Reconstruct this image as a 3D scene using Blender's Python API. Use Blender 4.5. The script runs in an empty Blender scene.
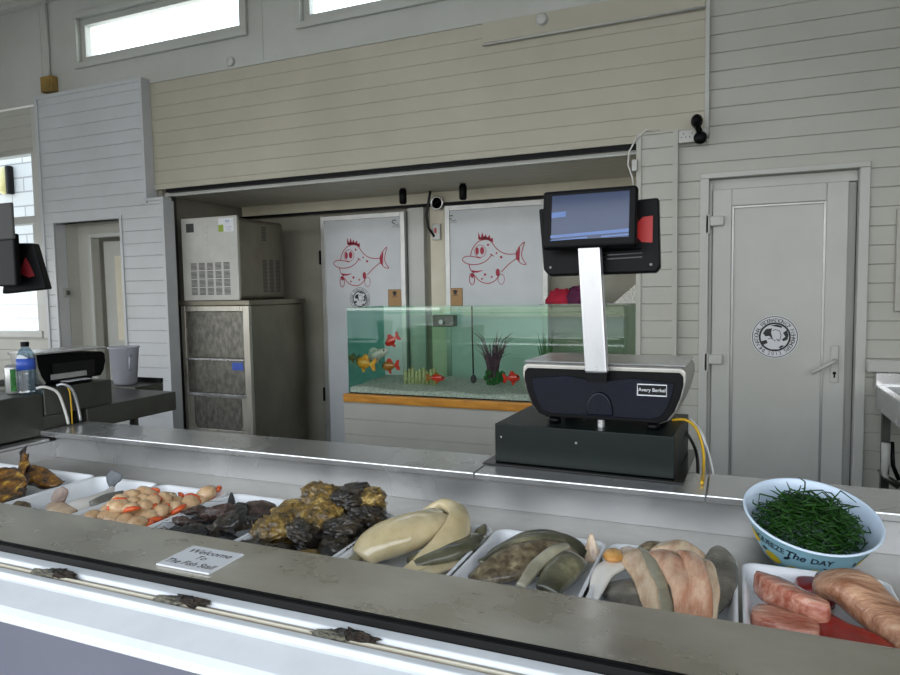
import bpy, math, random
from mathutils import Vector, Matrix, Euler, noise
sc = bpy.context.scene
COL = sc.collection
rnd = random.Random(7)
PI = math.pi

# ------------------------------------------------------------------ camera
F, YAW, PITCH, ROLL, CH = 671.9, 0.39907, 0.0706, -0.01648, 1.45
_fw = Vector((-math.sin(YAW)*math.cos(PITCH), math.cos(YAW)*math.cos(PITCH), -math.sin(PITCH)))
_ri = Vector((math.cos(YAW), math.sin(YAW), 0)); _up = _ri.cross(_fw)
_r = _ri*math.cos(ROLL)+_up*math.sin(ROLL); _u = -_ri*math.sin(ROLL)+_up*math.cos(ROLL)
cam = bpy.data.cameras.new('camera'); cam.sensor_width = 36; cam.lens = F/900*36
cam.clip_start = .02
co = bpy.data.objects.new('camera', cam); COL.objects.link(co)
M3 = Matrix((_r, _u, -_fw)).transposed()
co.matrix_world = Matrix.Translation((0, 0, CH)) @ M3.to_4x4()
sc.camera = co

def ray(x, y): return _fw + (x-450)/F*_r - (y-337.5)/F*_u
def atz(x, y, z):                                   # survey helper: point of a horizontal surface
    d = ray(x, y); return Vector((0, 0, CH)) + d*((z-CH)/d.z)
def aty(x, y, Y):                                   # survey helper: point of a wall-parallel plane
    d = ray(x, y); return Vector((0, 0, CH)) + d*(Y/d.y)

# ------------------------------------------------------------------ materials
def lin(h):
    if isinstance(h, tuple): return h
    v = [int(h[i:i+2], 16)/255 for i in (0, 2, 4)]
    return tuple(c/12.92 if c <= .04045 else ((c+.055)/1.055)**2.4 for c in v)

def mat(name, c, c2=None, rough=.5, metal=0, scale=8, detail=4, lo=.4, hi=.65, bump=0, bscale=None, stretch=(1, 1, 1),
        coat=0, spec=.5, sss=0, emit=0, trans=0, rvar=0, c3=None):
    m = bpy.data.materials.new(name); m.use_nodes = True
    nt = m.node_tree; b = nt.nodes['Principled BSDF']; L = nt.links.new
    c = lin(c)
    b.inputs['Base Color'].default_value = (*c, 1)
    b.inputs['Roughness'].default_value = rough
    b.inputs['Metallic'].default_value = metal
    b.inputs['Specular IOR Level'].default_value = spec
    b.inputs['Coat Weight'].default_value = coat
    b.inputs['Coat Roughness'].default_value = .08
    b.inputs['Transmission Weight'].default_value = trans
    if sss:
        b.inputs['Subsurface Weight'].default_value = sss
        b.inputs['Subsurface Radius'].default_value = (.02, .012, .008)
        b.inputs['Subsurface Scale'].default_value = .5
    if emit:
        b.inputs['Emission Color'].default_value = (*c, 1); b.inputs['Emission Strength'].default_value = emit
    if c2 is not None or bump or rvar:
        tc = nt.nodes.new('ShaderNodeTexCoord'); mp = nt.nodes.new('ShaderNodeMapping')
        mp.inputs['Scale'].default_value = stretch
        L(tc.outputs['Object'], mp.inputs['Vector'])
        def nz(s, d=detail):
            n = nt.nodes.new('ShaderNodeTexNoise'); n.inputs['Scale'].default_value = s; n.inputs['Detail'].default_value = d
            n.inputs['Roughness'].default_value = .6
            L(mp.outputs['Vector'], n.inputs['Vector']); return n
        n = nz(scale)
        if c2 is not None:
            r = nt.nodes.new('ShaderNodeValToRGB')
            r.color_ramp.elements[0].position = lo; r.color_ramp.elements[0].color = (*c, 1)
            r.color_ramp.elements[1].position = hi; r.color_ramp.elements[1].color = (*lin(c2), 1)
            if c3 is not None:
                e = r.color_ramp.elements.new(min(1, hi+.1)); e.color = (*lin(c3), 1)
            L(n.outputs['Fac'], r.inputs['Fac']); L(r.outputs['Color'], b.inputs['Base Color'])
        if rvar:
            mr = nt.nodes.new('ShaderNodeMapRange'); mr.inputs['From Min'].default_value = .3; mr.inputs['From Max'].default_value = .7
            mr.inputs['To Min'].default_value = max(.02, rough-rvar); mr.inputs['To Max'].default_value = rough+rvar
            L(n.outputs['Fac'], mr.inputs['Value']); L(mr.outputs['Result'], b.inputs['Roughness'])
        if bump:
            n2 = nz(bscale or scale*3); bp = nt.nodes.new('ShaderNodeBump')
            bp.inputs['Strength'].default_value = bump; bp.inputs['Distance'].default_value = .01
            L(n2.outputs['Fac'], bp.inputs['Height']); L(bp.outputs['Normal'], b.inputs['Normal'])
    return m

def clear(name, tint, gloss=.06, rough=.0):
    """thin clear sheet: tinted see-through with a mirror coat that grows at grazing angles"""
    m = bpy.data.materials.new(name); m.use_nodes = True; nt = m.node_tree; L = nt.links.new
    nt.nodes.remove(nt.nodes['Principled BSDF'])
    out = nt.nodes['Material Output']
    t = nt.nodes.new('ShaderNodeBsdfTransparent'); t.inputs['Color'].default_value = (*tint, 1)
    g = nt.nodes.new('ShaderNodeBsdfGlossy'); g.inputs['Roughness'].default_value = rough
    fr = nt.nodes.new('ShaderNodeLayerWeight'); fr.inputs['Blend'].default_value = .2
    mr = nt.nodes.new('ShaderNodeMapRange'); mr.inputs['To Min'].default_value = gloss; mr.inputs['To Max'].default_value = .8
    L(fr.outputs['Facing'], mr.inputs['Value'])
    pw = nt.nodes.new('ShaderNodeMath'); pw.operation = 'POWER'; pw.inputs[1].default_value = 3
    L(fr.outputs['Facing'], pw.inputs[0]); L(pw.outputs[0], mr.inputs['Value'])
    mx = nt.nodes.new('ShaderNodeMixShader')
    L(mr.outputs['Result'], mx.inputs['Fac']); L(t.outputs[0], mx.inputs[1]); L(g.outputs[0], mx.inputs[2])
    L(mx.outputs[0], out.inputs['Surface'])
    return m

WHITE = mat('white_painted_cladding', 'aaa594', 'b6b1a0', rough=.42, scale=1.6, lo=.3, hi=.7, bump=.05, bscale=25)
HIDDENW = mat('grey_boards', '77756e', '838179', rough=.5, scale=2)  # greyed for the unseen walls, to cut bounced light
WHITE_R = mat('white_painted_boards_satin', 'acaba1', 'b8b8ae', rough=.38, scale=1.4, lo=.3, hi=.7, bump=.05, bscale=25)
PANELW = mat('white_boards_cool', 'b4b6b6', 'c0c3c5', rough=.35, scale=1.8, lo=.3, hi=.7, bump=.04, bscale=30)
UPVC = mat('white_plastic_profile', 'b6b7b0', 'bebfb9', rough=.3, scale=2, spec=.5)
SILL = mat('white_sill_plastic', 'dfe3e6', 'd0d4d7', rough=.3, scale=5, lo=.45, hi=.8, spec=.5)
DIRTY = mat('dirty_sill_track', 'b3ab9f', '86664a', rough=.65, scale=7, lo=.42, hi=.78, stretch=(1, 4, 1))
CREAM = mat('cream_board', 'd6cfb9', 'e0d9c4', rough=.55, scale=3)
OLIVE = mat('alcove_lining', '8d8a7c', '9c998b', rough=.6, scale=2)
SOFFIT = mat('soffit_slats', 'cfc8b8', 'dcd5c6', rough=.45, scale=6, stretch=(.4, 8, 1))
GREYAP = mat('grey_front_panel', '5f606c', '676873', rough=.5, scale=1.5)
FLOORM = mat('floor_tile_grey', '55524d', '6a665f', rough=.5, scale=5)
CEILM = mat('ceiling_white', 'cdccc4', 'd6d5ce', rough=.6, scale=2)
GROUND = mat('pavement', '7d7a74', '918d86', rough=.85, scale=6)
FACADE = mat('rendered_facade', 'c9bda4', 'd3c8b2', rough=.8, scale=1)
STEEL = mat('brushed_steel', 'c9caca', 'dadada', rough=.26, metal=.82, scale=3, detail=2, lo=.3, hi=.7, rvar=.06, stretch=(1.5, .6, .6))
STEELW = mat('worn_steel_top', 'bcb6a8', 'd8d3c6', rough=.32, metal=.84, scale=5, detail=4, lo=.3, hi=.75, rvar=.12, stretch=(1, 1.5, 1))
STEELD = mat('dull_steel_floor', '77746d', '8f8c85', rough=.36, metal=.88, scale=6, detail=3, rvar=.06)
STEELG = mat('grey_steel_sheet', '5b5c58', '6c6d68', rough=.38, metal=.85, scale=2.5, rvar=.06)
STEELI = mat('ice_bin_steel', 'a8a499', 'c2beb2', rough=.32, metal=.7, scale=4, detail=5, lo=.3, hi=.7, stretch=(3, 3, .6), rvar=.08)
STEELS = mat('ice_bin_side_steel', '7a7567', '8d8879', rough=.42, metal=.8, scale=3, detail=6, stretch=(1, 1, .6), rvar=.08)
GREYPL = mat('ice_maker_grey_panel', 'b3b2ab', 'bdbcb5', rough=.45, scale=4, metal=.15)
DKVENT = mat('vent_dark', '3a3a38', rough=.7)
BLACK = mat('black_plastic', '040405', '07070a', rough=.45, scale=10, spec=.15)
BLACKG = mat('black_gloss', '040405', rough=.14, spec=.35)
RUBBER = mat('black_rubber_channel', '050505', rough=.55, spec=.2)
NAVY = mat('navy_gloss_panel', '0a0d1a', '0d1122', rough=.18, scale=2, spec=.25)
SILVER = mat('silver_plastic', 'a6a39c', 'b5b2ab', rough=.36, metal=.65, scale=6)
POLE = mat('aluminium_pole', 'c5c6c8', 'b4b5b7', rough=.3, metal=.75, scale=12, detail=6, stretch=(1, 1, .3), lo=.5, hi=.8)
BOXM = mat('dark_green_black_metal', '0a1312', '0e1917', rough=.42, scale=4, spec=.3)
SCREEN = mat('blue_grey_screen', '3c465f', '465270', rough=.10, scale=2, emit=.03, coat=.1, spec=.3)  # blue-grey and faint glow stand in for the reflected sky
SCREENB = mat('screen_taskbar', '5d76a8', rough=.2, emit=.1, spec=.3)
DIMRED = mat('dim_red_plastic', '6a1019', rough=.5)
REDP = mat('red_plastic', 'b01412', rough=.4)
GLASSW = clear('tank_glass', (.965, .99, .98), .06)
GLASSB = clear('tank_back_glass', (.86, .965, .90), .03)
GLASSE = clear('tank_end_glass', (.36, .66, .57), .06)  # darker green tint stands in for the pane's internal reflection
WATER = clear('tank_water', (.9, .975, .94), .02)
PANE = clear('window_glass', (.94, .97, .97), .05)
CLEARP = clear('clear_plastic', (.86, .88, .92), .12, .15)
BOTTLE = clear('bottle_plastic', (.62, .74, .82), .16, .08)
JUGM = mat('cloudy_plastic', 'c3c4cc', 'cfd0d8', rough=.35, scale=8, trans=.55)
REDINK = mat('red_ink', 'a81838', rough=.5)
BLKINK = mat('black_ink', '15171a', rough=.5)
STICKW = mat('white_sticker', 'd3d5d8', rough=.4)
STICKB = mat('tan_sticker', 'b08a58', 'a57e4c', rough=.5, scale=6)
LABELG = mat('green_label', '93a83c', rough=.5)
LABELB = mat('blue_label', '2a49a0', '3a5cb8', rough=.4, scale=10)
DOORM = mat('cold_room_door_white', 'c6cacd', 'd0d4d7', rough=.38, scale=2)
ALU = mat('aluminium_edge', 'a7a8a6', 'b5b6b3', rough=.35, metal=.6, scale=5)
WOOD = mat('orange_wood', 'cf8f2e', '9a5d16', rough=.45, scale=5, detail=6, stretch=(1, 6, 6), lo=.42, hi=.75, coat=.1)
GRAVEL = mat('pale_gravel', 'd3dacb', '97a394', rough=.8, scale=70, lo=.35, hi=.65, bump=.9, bscale=80)
TRAY = mat('white_food_tray', 'e6e8ea', 'eef0f1', rough=.3, scale=5, spec=.5)
BRICK = None
YELLOWB = mat('yellowed_box', '93763a', '7d6430', rough=.5, scale=8)
BLKCAB = mat('black_cable', '121212', rough=.5)
YELCAB = mat('yellow_cable', 'd9ac18', rough=.45)
WHTCAB = mat('white_cable', 'd7d6d0', rough=.45)
LAMPY = mat('lamp_lens', 'b8ad72', rough=.25, coat=.4)
# food
ROE = mat('orange_roe', 'd2401c', 'e0662e', rough=.22, scale=30, sss=.15, coat=.5)
SCAL = mat('scallop_flesh', 'c49c72', 'e0c398', rough=.28, scale=40, detail=6, lo=.35, hi=.65, sss=.15, coat=.4, bump=.25, bscale=60)
OYST = mat('oyster_shell', '211a0e', '8f7026', c3='d9bd74', rough=.3, scale=34, detail=8, lo=.36, hi=.58, bump=1, bscale=110, coat=.7)  # besides mottling, dark and golden tones paint gap shade and highlights
OYSTD = mat('oyster_shell_dark', '0b0a07', '3d2f16', c3='9a7a34', rough=.28, scale=36, detail=8, lo=.42, hi=.66, bump=1, bscale=110, coat=.8)
DARKSH = mat('dark_lobster_shell', '0c0e10', '2b2a26', rough=.3, scale=40, detail=7, lo=.4, hi=.68, bump=1, bscale=110, coat=.6)
BROWNSH = mat('brown_crab_shell', '231811', '5b4238', c3='8a6d5c', rough=.36, scale=50, detail=7, lo=.38, hi=.64, bump=1, bscale=100, coat=.4)
KIPPER = mat('smoked_kipper_skin', '2a1606', '83560f', c3='caa23c', rough=.22, scale=26, detail=7, lo=.38, hi=.56, bump=.6, bscale=80, coat=.8)
KIPDK = mat('kipper_dark_edge', '120a06', '3a1c0c', rough=.28, scale=24, bump=.6, bscale=70, coat=.6)
SQUID = mat('squid_flesh', 'b0a078', 'cfc09a', rough=.2, scale=9, detail=6, lo=.35, hi=.65, sss=.2, coat=.7, bump=.15, bscale=26)
SQUIDG = mat('squid_membrane', '8a8570', 'aea992', rough=.25, scale=10, sss=.2, coat=.5)
SKING = mat('olive_fish_skin', '2f2f22', '66634b', c3='8a8566', rough=.28, scale=9, detail=7, lo=.36, hi=.6, bump=.15, bscale=90, coat=.6, stretch=(1, 1, 1))
SKINGR = mat('grey_fish_skin', '4a4740', '7c776c', c3='a39d90', rough=.32, scale=16, detail=8, lo=.36, hi=.6, bump=.25, bscale=120, coat=.45)
SKINSP = mat('speckled_brown_skin', '4c3f2c', '7d6f55', c3='a8997b', rough=.3, scale=40, detail=6, lo=.42, hi=.6, bump=.2, bscale=120, coat=.5)
PALEF = mat('pale_fillet', 'b8977a', 'd9c3a4', rough=.24, scale=14, detail=6, lo=.35, hi=.62, sss=.2, coat=.6, bump=.5, bscale=32, stretch=(3.5, .8, 2))
PINKF = mat('pink_fillet', 'ba8466', 'dab699', rough=.24, scale=12, detail=6, lo=.35, hi=.62, sss=.2, coat=.6, bump=.5, bscale=30, stretch=(3.5, .8, 2))
WHITEF = mat('white_belly_flesh', 'd5d0c6', 'e4e0d8', rough=.28, scale=9, sss=.2, coat=.4)
SALM = mat('pink_steak', 'a5543e', 'cf937a', c3='e2b9a4', rough=.24, scale=30, detail=6, lo=.36, hi=.58, sss=.15, coat=.6, bump=.6, bscale=45, stretch=(.5, 2.4, 1.6))
TAILM = mat('slate_tail', '3c4247', '565c60', rough=.4, scale=20, bump=.3)
MAUVE = mat('mauve_fin', '77655c', '9c8578', rough=.4, scale=20, bump=.3)
LOIN = mat('brown_pink_loin', '8f5d42', 'c49676', c3='d8b594', rough=.24, scale=22, detail=7, lo=.36, hi=.6, sss=.15, coat=.6, bump=.6, bscale=45, stretch=(.6, 2.2, 1))
TUNA = mat('red_tuna', '7a0508', 'b0130f', rough=.3, scale=12, detail=5, coat=.25, bump=.15, bscale=30)
AMBER = mat('amber_liver', 'b47a35', 'cda25f', rough=.2, scale=14, sss=.2, coat=.6)
SAMP = mat('samphire_green', '0c2607', '23500f', rough=.4, scale=60, lo=.35, hi=.65, spec=.3)
BOWLI = mat('bowl_pale_inside', 'c4d6e8', 'cfdeec', rough=.25, scale=3, coat=.3)
BOWLO = mat('bowl_blue_outside', '93c6da', '9fd0e0', rough=.25, scale=3, coat=.3)
LEMON = mat('lemon_yellow', 'e6cf2a', 'd9b818', rough=.4, scale=40)
LEAFG = mat('leaf_print_dark', '1e2c3a', rough=.4)
BRACK = mat('corroded_bracket', '4c4a42', '83806f', rough=.7, scale=60, detail=7, lo=.35, hi=.6, bump=1, bscale=90)
DIRTBK = mat('black_grime', '1a1612', '35291f', rough=.8, scale=50, bump=1, bscale=80)
PLANTP = mat('purple_plastic_grass', '4a3540', '6b4d58', rough=.5, scale=30)
PLANTG = mat('green_plastic_moss', '1d5a22', '2f7a30', rough=.6, scale=60, bump=.8)
BAMB = mat('bamboo_ornament', '8d9a63', 'a8b07a', rough=.6, scale=30)
FISHR = mat('red_fish_scales', 'c02218', 'd8442a', rough=.25, scale=40, coat=.4)
FISHO = mat('orange_fish_scales', 'd98a1a', 'e6b23c', rough=.25, scale=25, coat=.4)
FISHW = mat('pale_fish_scales', '8d9a8b', 'c9c7b4', rough=.25, scale=18, coat=.4)
FISHD = mat('bronze_fish_scales', '8a5a1e', 'b3752a', rough=.25, scale=22, coat=.4)
REDCL = mat('red_cloth', '9c1230', 'b51a38', rough=.8, scale=14)
PURCL = mat('purple_cloth', '4a1236', '601a45', rough=.8, scale=14)
POLY = mat('speckled_white_board', 'eceae2', 'b9b7ac', rough=.8, scale=90, lo=.45, hi=.6)
FROST = mat('ice_frosted_panel', '5f5e58', '8b897f', rough=.38, metal=.7, scale=9, detail=6, stretch=(3, 1, 1.6), lo=.38, hi=.75)

def brick_mat():
    m = bpy.data.materials.new('white_painted_brick'); m.use_nodes = True; nt = m.node_tree; L = nt.links.new
    b = nt.nodes['Principled BSDF']; b.inputs['Roughness'].default_value = .6
    tc = nt.nodes.new('ShaderNodeTexCoord'); mp = nt.nodes.new('ShaderNodeMapping'); mp.inputs['Rotation'].default_value = (PI/2, 0, 0)
    br = nt.nodes.new('ShaderNodeTexBrick'); br.inputs['Scale'].default_value = 1
    br.inputs['Brick Width'].default_value = .44; br.inputs['Row Height'].default_value = .17; br.inputs['Mortar Size'].default_value = .010
    br.inputs['Color1'].default_value = (.50, .50, .50, 1); br.inputs['Color2'].default_value = (.44, .44, .44, 1); br.inputs['Mortar'].default_value = (.24, .24, .24, 1)
    L(tc.outputs['Object'], mp.inputs['Vector']); L(mp.outputs['Vector'], br.inputs['Vector']); L(br.outputs['Color'], b.inputs['Base Color'])
    return m
BRICK = brick_mat()

# ------------------------------------------------------------------ mesh helpers
class MB:
    def __init__(s): s.v = []; s.f = []
    def add(s, vs, fs):
        o = len(s.v); s.v += [Vector(v) for v in vs]; s.f += [tuple(i+o for i in f) for f in fs]; return s
    def box(s, x0, x1, y0, y1, z0, z1):
        return s.add([(x0, y0, z0), (x1, y0, z0), (x1, y1, z0), (x0, y1, z0), (x0, y0, z1), (x1, y0, z1), (x1, y1, z1), (x0, y1, z1)],
                     [(0, 3, 2, 1), (4, 5, 6, 7), (0, 1, 5, 4), (1, 2, 6, 5), (2, 3, 7, 6), (3, 0, 4, 7)])
    def quad(s, a, b, c, d): return s.add([a, b, c, d], [(0, 1, 2, 3)])
    def prism(s, poly, y0, y1, ax='y'):
        """closed outline in (x,z) [ax y], (y,z) [ax x] or (x,y) [ax z] given depth"""
        n = len(poly)
        def P(a, b, d): return {'y': (a, d, b), 'x': (d, a, b), 'z': (a, b, d)}[ax]
        vs = [P(a, b, y0) for a, b in poly]+[P(a, b, y1) for a, b in poly]
        fs = [tuple(range(n)), tuple(range(2*n-1, n-1, -1))]+[(i, i+n, (i+1) % n+n, (i+1) % n) for i in range(n)]
        return s.add(vs, fs)
    def tube(s, pts, r, n=8, cap=True):
        pts = [Vector(p) for p in pts]; rr = r if isinstance(r, (list, tuple)) else [r]*len(pts)
        vs = []; fs = []; prev = None
        for i, p in enumerate(pts):
            t = (pts[min(i+1, len(pts)-1)]-pts[max(i-1, 0)]).normalized()
            if prev is None:
                a = t.orthogonal().normalized()
            else:
                a = (prev-t*prev.dot(t)); a = a.normalized() if a.length > 1e-6 else t.orthogonal().normalized()
            prev = a; b = t.cross(a)
            for k in range(n):
                q = 2*PI*k/n; vs.append(p+(a*math.cos(q)+b*math.sin(q))*rr[i])
        for i in range(len(pts)-1):
            for k in range(n):
                fs.append((i*n+k, i*n+(k+1) % n, (i+1)*n+(k+1) % n, (i+1)*n+k))
        if cap: fs += [tuple(range(n))[::-1], tuple((len(pts)-1)*n+k for k in range(n))]
        return s.add(vs, fs)
    def lathe(s, prof, c=(0, 0, 0), n=32, closed=False, M=None):
        vs = []; fs = []; c = Vector(c)
        for r, z in prof:
            for k in range(n):
                q = 2*PI*k/n; p = Vector((r*math.cos(q), r*math.sin(q), z))
                vs.append((M @ p if M else p)+c)
        m = len(prof)
        for i in range(m-1):
            for k in range(n): fs.append((i*n+k, i*n+(k+1) % n, (i+1)*n+(k+1) % n, (i+1)*n+k))
        if prof[0][0] > 1e-5: fs.append(tuple(range(n))[::-1])
        if prof[-1][0] > 1e-5: fs.append(tuple((m-1)*n+k for k in range(n)))
        return s.add(vs, fs)
    def ell(s, c, rx, ry, rz, nu=16, nv=10, M=None, fn=None):
        vs = []; fs = []; c = Vector(c)
        for j in range(nv+1):
            th = PI*j/nv
            for i in range(nu):
                ph = 2*PI*i/nu
                d = Vector((math.sin(th)*math.cos(ph), math.sin(th)*math.sin(ph), math.cos(th)))
                k = fn(d) if fn else 1
                p = Vector((d.x*rx, d.y*ry, d.z*rz))*k
                vs.append((M @ p if M else p)+c)
        for j in range(nv):
            for i in range(nu): fs.append((j*nu+i, (j+1)*nu+i, (j+1)*nu+(i+1) % nu, j*nu+(i+1) % nu))
        return s.add(vs, fs)
    def sweep(s, path, w, t, up=None, n=16, sq=2.0, wob=0, seed=0, sub=4, wf=18):
        """flat-to-round body along a path: widths w, thicknesses t per control point; ends close to a rounded tip"""
        P = [Vector(p) for p in path]; m = len(P)
        def cr(a, q):
            i = min(int(q), m-2); f = q-i
            g = lambda k: a[max(0, min(m-1, k))]
            p0, p1, p2, p3 = g(i-1), g(i), g(i+1), g(i+2)
            return .5*((2*p1)+(p2-p0)*f+(2*p0-5*p1+4*p2-p3)*f*f+(3*p1-p0-3*p2+p3)*f**3)
        N = (m-1)*sub+1
        C = [cr(P, i/sub) for i in range(N)]; W = [max(1e-4, cr(w, i/sub)) for i in range(N)]; T = [max(1e-4, cr(t, i/sub)) for i in range(N)]
        U = [Vector(u) for u in up] if isinstance(up, list) else [Vector(up or (0, 0, 1))]*m
        UU = [cr(U, i/sub) for i in range(N)]
        vs = []; fs = []
        for i in range(N):
            tg = (C[min(i+1, N-1)]-C[max(i-1, 0)]).normalized()
            sd = tg.cross(UU[i]); sd = sd.normalized() if sd.length > 1e-5 else tg.orthogonal().normalized()
            nn = sd.cross(tg)
            for k in range(n):
                q = 2*PI*k/n; cx, sx = math.cos(q), math.sin(q)
                a = math.copysign(abs(cx)**(2/sq), cx)*W[i]/2; b = math.copysign(abs(sx)**(2/sq), sx)*T[i]/2
                p = C[i]+sd*a+nn*b
                if wob:
                    p = p+Vector((noise.noise(p*wf+Vector((seed, 0, 0))), noise.noise(p*wf+Vector((0, seed, 5))), noise.noise(p*wf+Vector((9, 0, seed)))))*wob
                vs.append(p)
        for i in range(N-1):
            for k in range(n): fs.append((i*n+k, i*n+(k+1) % n, (i+1)*n+(k+1) % n, (i+1)*n+k))
        fs += [tuple(range(n))[::-1], tuple((N-1)*n+k for k in range(n))]
        return s.add(vs, fs)
    def ribbon(s, pts, w, fn, lift=0.0, th=.0012):
        """a drawn line: 2-D polyline with width, mapped to the surface by fn(u,v,h)"""
        n = len(pts); L = []; R = []
        for i in range(n):
            a = pts[max(i-1, 0)]; b = pts[min(i+1, n-1)]
            dx, dy = b[0]-a[0], b[1]-a[1]; d = math.hypot(dx, dy) or 1
            ww = (w[i] if isinstance(w, list) else w)/2
            L.append((pts[i][0]-dy/d*ww, pts[i][1]+dx/d*ww)); R.append((pts[i][0]+dy/d*ww, pts[i][1]-dx/d*ww))
        poly = L+R[::-1]
        vs = [fn(u, v, lift+th) for u, v in poly]; N = 2*n
        fs = [(i, i+1, N-2-i, N-1-i) for i in range(n-1)]
        return s.add(vs, fs)
    def disc(s, cx, cy, rx, ry, fn, n=20, th=.0012, rot=0):
        vs = []
        for k in range(n):
            a, b = rx*math.cos(2*PI*k/n), ry*math.sin(2*PI*k/n)
            vs.append(fn(cx+a*math.cos(rot)-b*math.sin(rot), cy+a*math.sin(rot)+b*math.cos(rot), th))
        return s.add(vs, [tuple(range(n))])
    def poly(s, pts, fn, th=.0012): return s.add([fn(u, v, th) for u, v in pts], [tuple(range(len(pts)))])
    def text(s, body, size, fn, align='CENTER', th=.0015, shear=0, sx=1, bold=0):
        cu = bpy.data.curves.new('lettering', 'FONT'); cu.body = body; cu.size = size; cu.align_x = align; cu.align_y = 'CENTER'; cu.shear = shear; cu.offset = size*bold
        ob = bpy.data.objects.new('lettering', cu); COL.objects.link(ob)
        dg = bpy.context.evaluated_depsgraph_get(); me = bpy.data.meshes.new_from_object(ob.evaluated_get(dg))
        vs = [fn(v.co.x*sx, v.co.y, th) for v in me.vertices]; fs = [tuple(p.vertices) for p in me.polygons]
        bpy.data.objects.remove(ob); bpy.data.meshes.remove(me); bpy.data.curves.remove(cu)
        return s.add(vs, fs)
    def move(s, M):
        s.v = [M @ v for v in s.v]; return s
    def build(s, name, m, parent=None, smooth=False, bevel=0, sub=0, solid=0, local=False, seg=2):
        off = Vector((0, 0, 0))
        if parent is not None and not local:
            p = parent
            while p is not None: off += p.location; p = p.parent
        me = bpy.data.meshes.new(name); me.from_pydata([v-off for v in s.v], [], s.f); me.update()
        me.materials.append(m)
        if smooth:
            for p in me.polygons: p.use_smooth = True
        o = bpy.data.objects.new(name, me); COL.objects.link(o)
        if parent is not None: o.parent = parent
        if solid:
            md = o.modifiers.new('solid', 'SOLIDIFY'); md.thickness = solid; md.offset = -1
        if bevel:
            md = o.modifiers.new('bevel', 'BEVEL'); md.width = bevel; md.segments = seg; md.limit_method = 'ANGLE'; md.angle_limit = .6
        if sub:
            md = o.modifiers.new('sub', 'SUBSURF'); md.levels = sub; md.render_levels = sub
        return o

def tag(o, label=None, cat=None, group=None, kind=None):
    if label: o['label'] = label
    if cat: o['category'] = cat
    if group: o['group'] = group
    if kind: o['kind'] = kind
    return o
def thing(name, label, cat, loc=(0, 0, 0), group=None, rot=(0, 0, 0)):
    o = bpy.data.objects.new(name, None); COL.objects.link(o); o.location = loc; o.rotation_euler = rot
    o.empty_display_size = .05
    return tag(o, label, cat, group)
def st(o): o['kind'] = 'structure'; return o
def copy_tree(o, parent=None):
    c = o.copy(); COL.objects.link(c)
    if parent is not None: c.parent = parent
    for ch in list(o.children): copy_tree(ch, c)
    return c

def clad(mb, x0, x1, y, z0, z1, pitch=.1, base=0.0, back=.02, groove=.007):
    """horizontal boards with a real V groove between them, facing -Y"""
    g = groove; d = groove*.85
    k = math.floor((z0-base)/pitch); pr = []
    while base+k*pitch < z1:
        zb = base+k*pitch
        pr += [(y, zb), (y+d, zb+g*.5), (y, zb+g)]; k += 1
    pr.append((y, base+k*pitch))
    pts = []
    for (ya, za), (yb, zb) in zip(pr, pr[1:]):
        a0 = max(za, z0); b0 = min(zb, z1)
        if b0 <= a0+1e-6: continue
        f = lambda z: ya+(yb-ya)*(z-za)/(zb-za)
        mb.quad((x0, f(a0), a0), (x1, f(a0), a0), (x1, f(b0), b0), (x0, f(b0), b0))
    mb.box(x0, x1, y+d+.001, y+d+back, z0, z1)
    return mb

# ================================================================== SETTING
D = 4.15
st(MB().box(-7.6, 3.0, .72, 6.4, -.06, 0).build('floor', FLOORM))
st(MB().box(-30, 30, -40, .80, -.20, -.12).build('ground', GROUND))
st(MB().box(-7.6, 3.0, .35, 4.3, 3.99, 4.08).build('ceiling', CEILM))
trimbeam = st(MB().box(-7.6, 3.0, 4.06, 4.134, 3.94, 3.989).build('trim_1', UPVC, bevel=.004))

# main upper wall (fascia) over the alcove
mb = MB(); clad(mb, -4.288, -.14, 4.12, 2.29, 3.128, .1, .03, .10, .0045)
st(mb.build('wall_back', WHITE))
mb = MB()
mb.box(-.16, -.136, 4.108, 4.149, 2.30, 3.128)
st(mb.build('trim_2', UPVC, bevel=.003))
# smooth band with the strip windows
W1 = (-5.06, -3.36, 3.39, 3.75); W2 = (-2.84, -1.1, 3.36, 3.75)
mb = MB(); yb = 4.135
for a, b, c, d in ((-7.6, W1[0], 3.132, 3.99), (W1[1], W2[0], 3.132, 3.99), (W2[1], 3.0, 3.132, 3.99)):
    mb.box(a, b, yb, yb+.12, c, d)
for w in (W1, W2):
    mb.box(w[0], w[1], yb, yb+.12, 3.132, w[2]); mb.box(w[0], w[1], yb, yb+.12, w[3], 3.99)
mb.box(-4.288, 3.0, 4.108, 4.136, 3.120, 3.134)
mb.box(-3.20, -3.185, 4.131, 4.137, 3.134, 3.99); mb.box(-5.53, -5.52, 4.131, 4.137, 3.134, 3.94)
st(mb.build('wall_back_upper', UPVC))
for i, w in enumerate((W1, W2)):
    x0, x1, z0, z1 = w
    fr = MB()
    t = .052
    def frame(mb, x0, x1, z0, z1, y0, y1, t):
        mb.box(x0, x1, y0, y1, z0, z0+t); mb.box(x0, x1, y0, y1, z1-t, z1)
        mb.box(x0, x0+t, y0, y1, z0+t, z1-t); mb.box(x1-t, x1, y0, y1, z0+t, z1-t)
    frame(fr, x0-.045, x1+.045, z0-.045, z1+.045, 4.105, 4.1345, .0449)
    frame(fr, x0, x1, z0, z1, 4.15, 4.21, t)
    wo = st(fr.build(f'window_{i+1}', UPVC, bevel=.004))
    MB().box(x0+t, x1-t, 4.178, 4.184, z0+t, z1-t).build('pane', PANE, wo)
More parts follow.
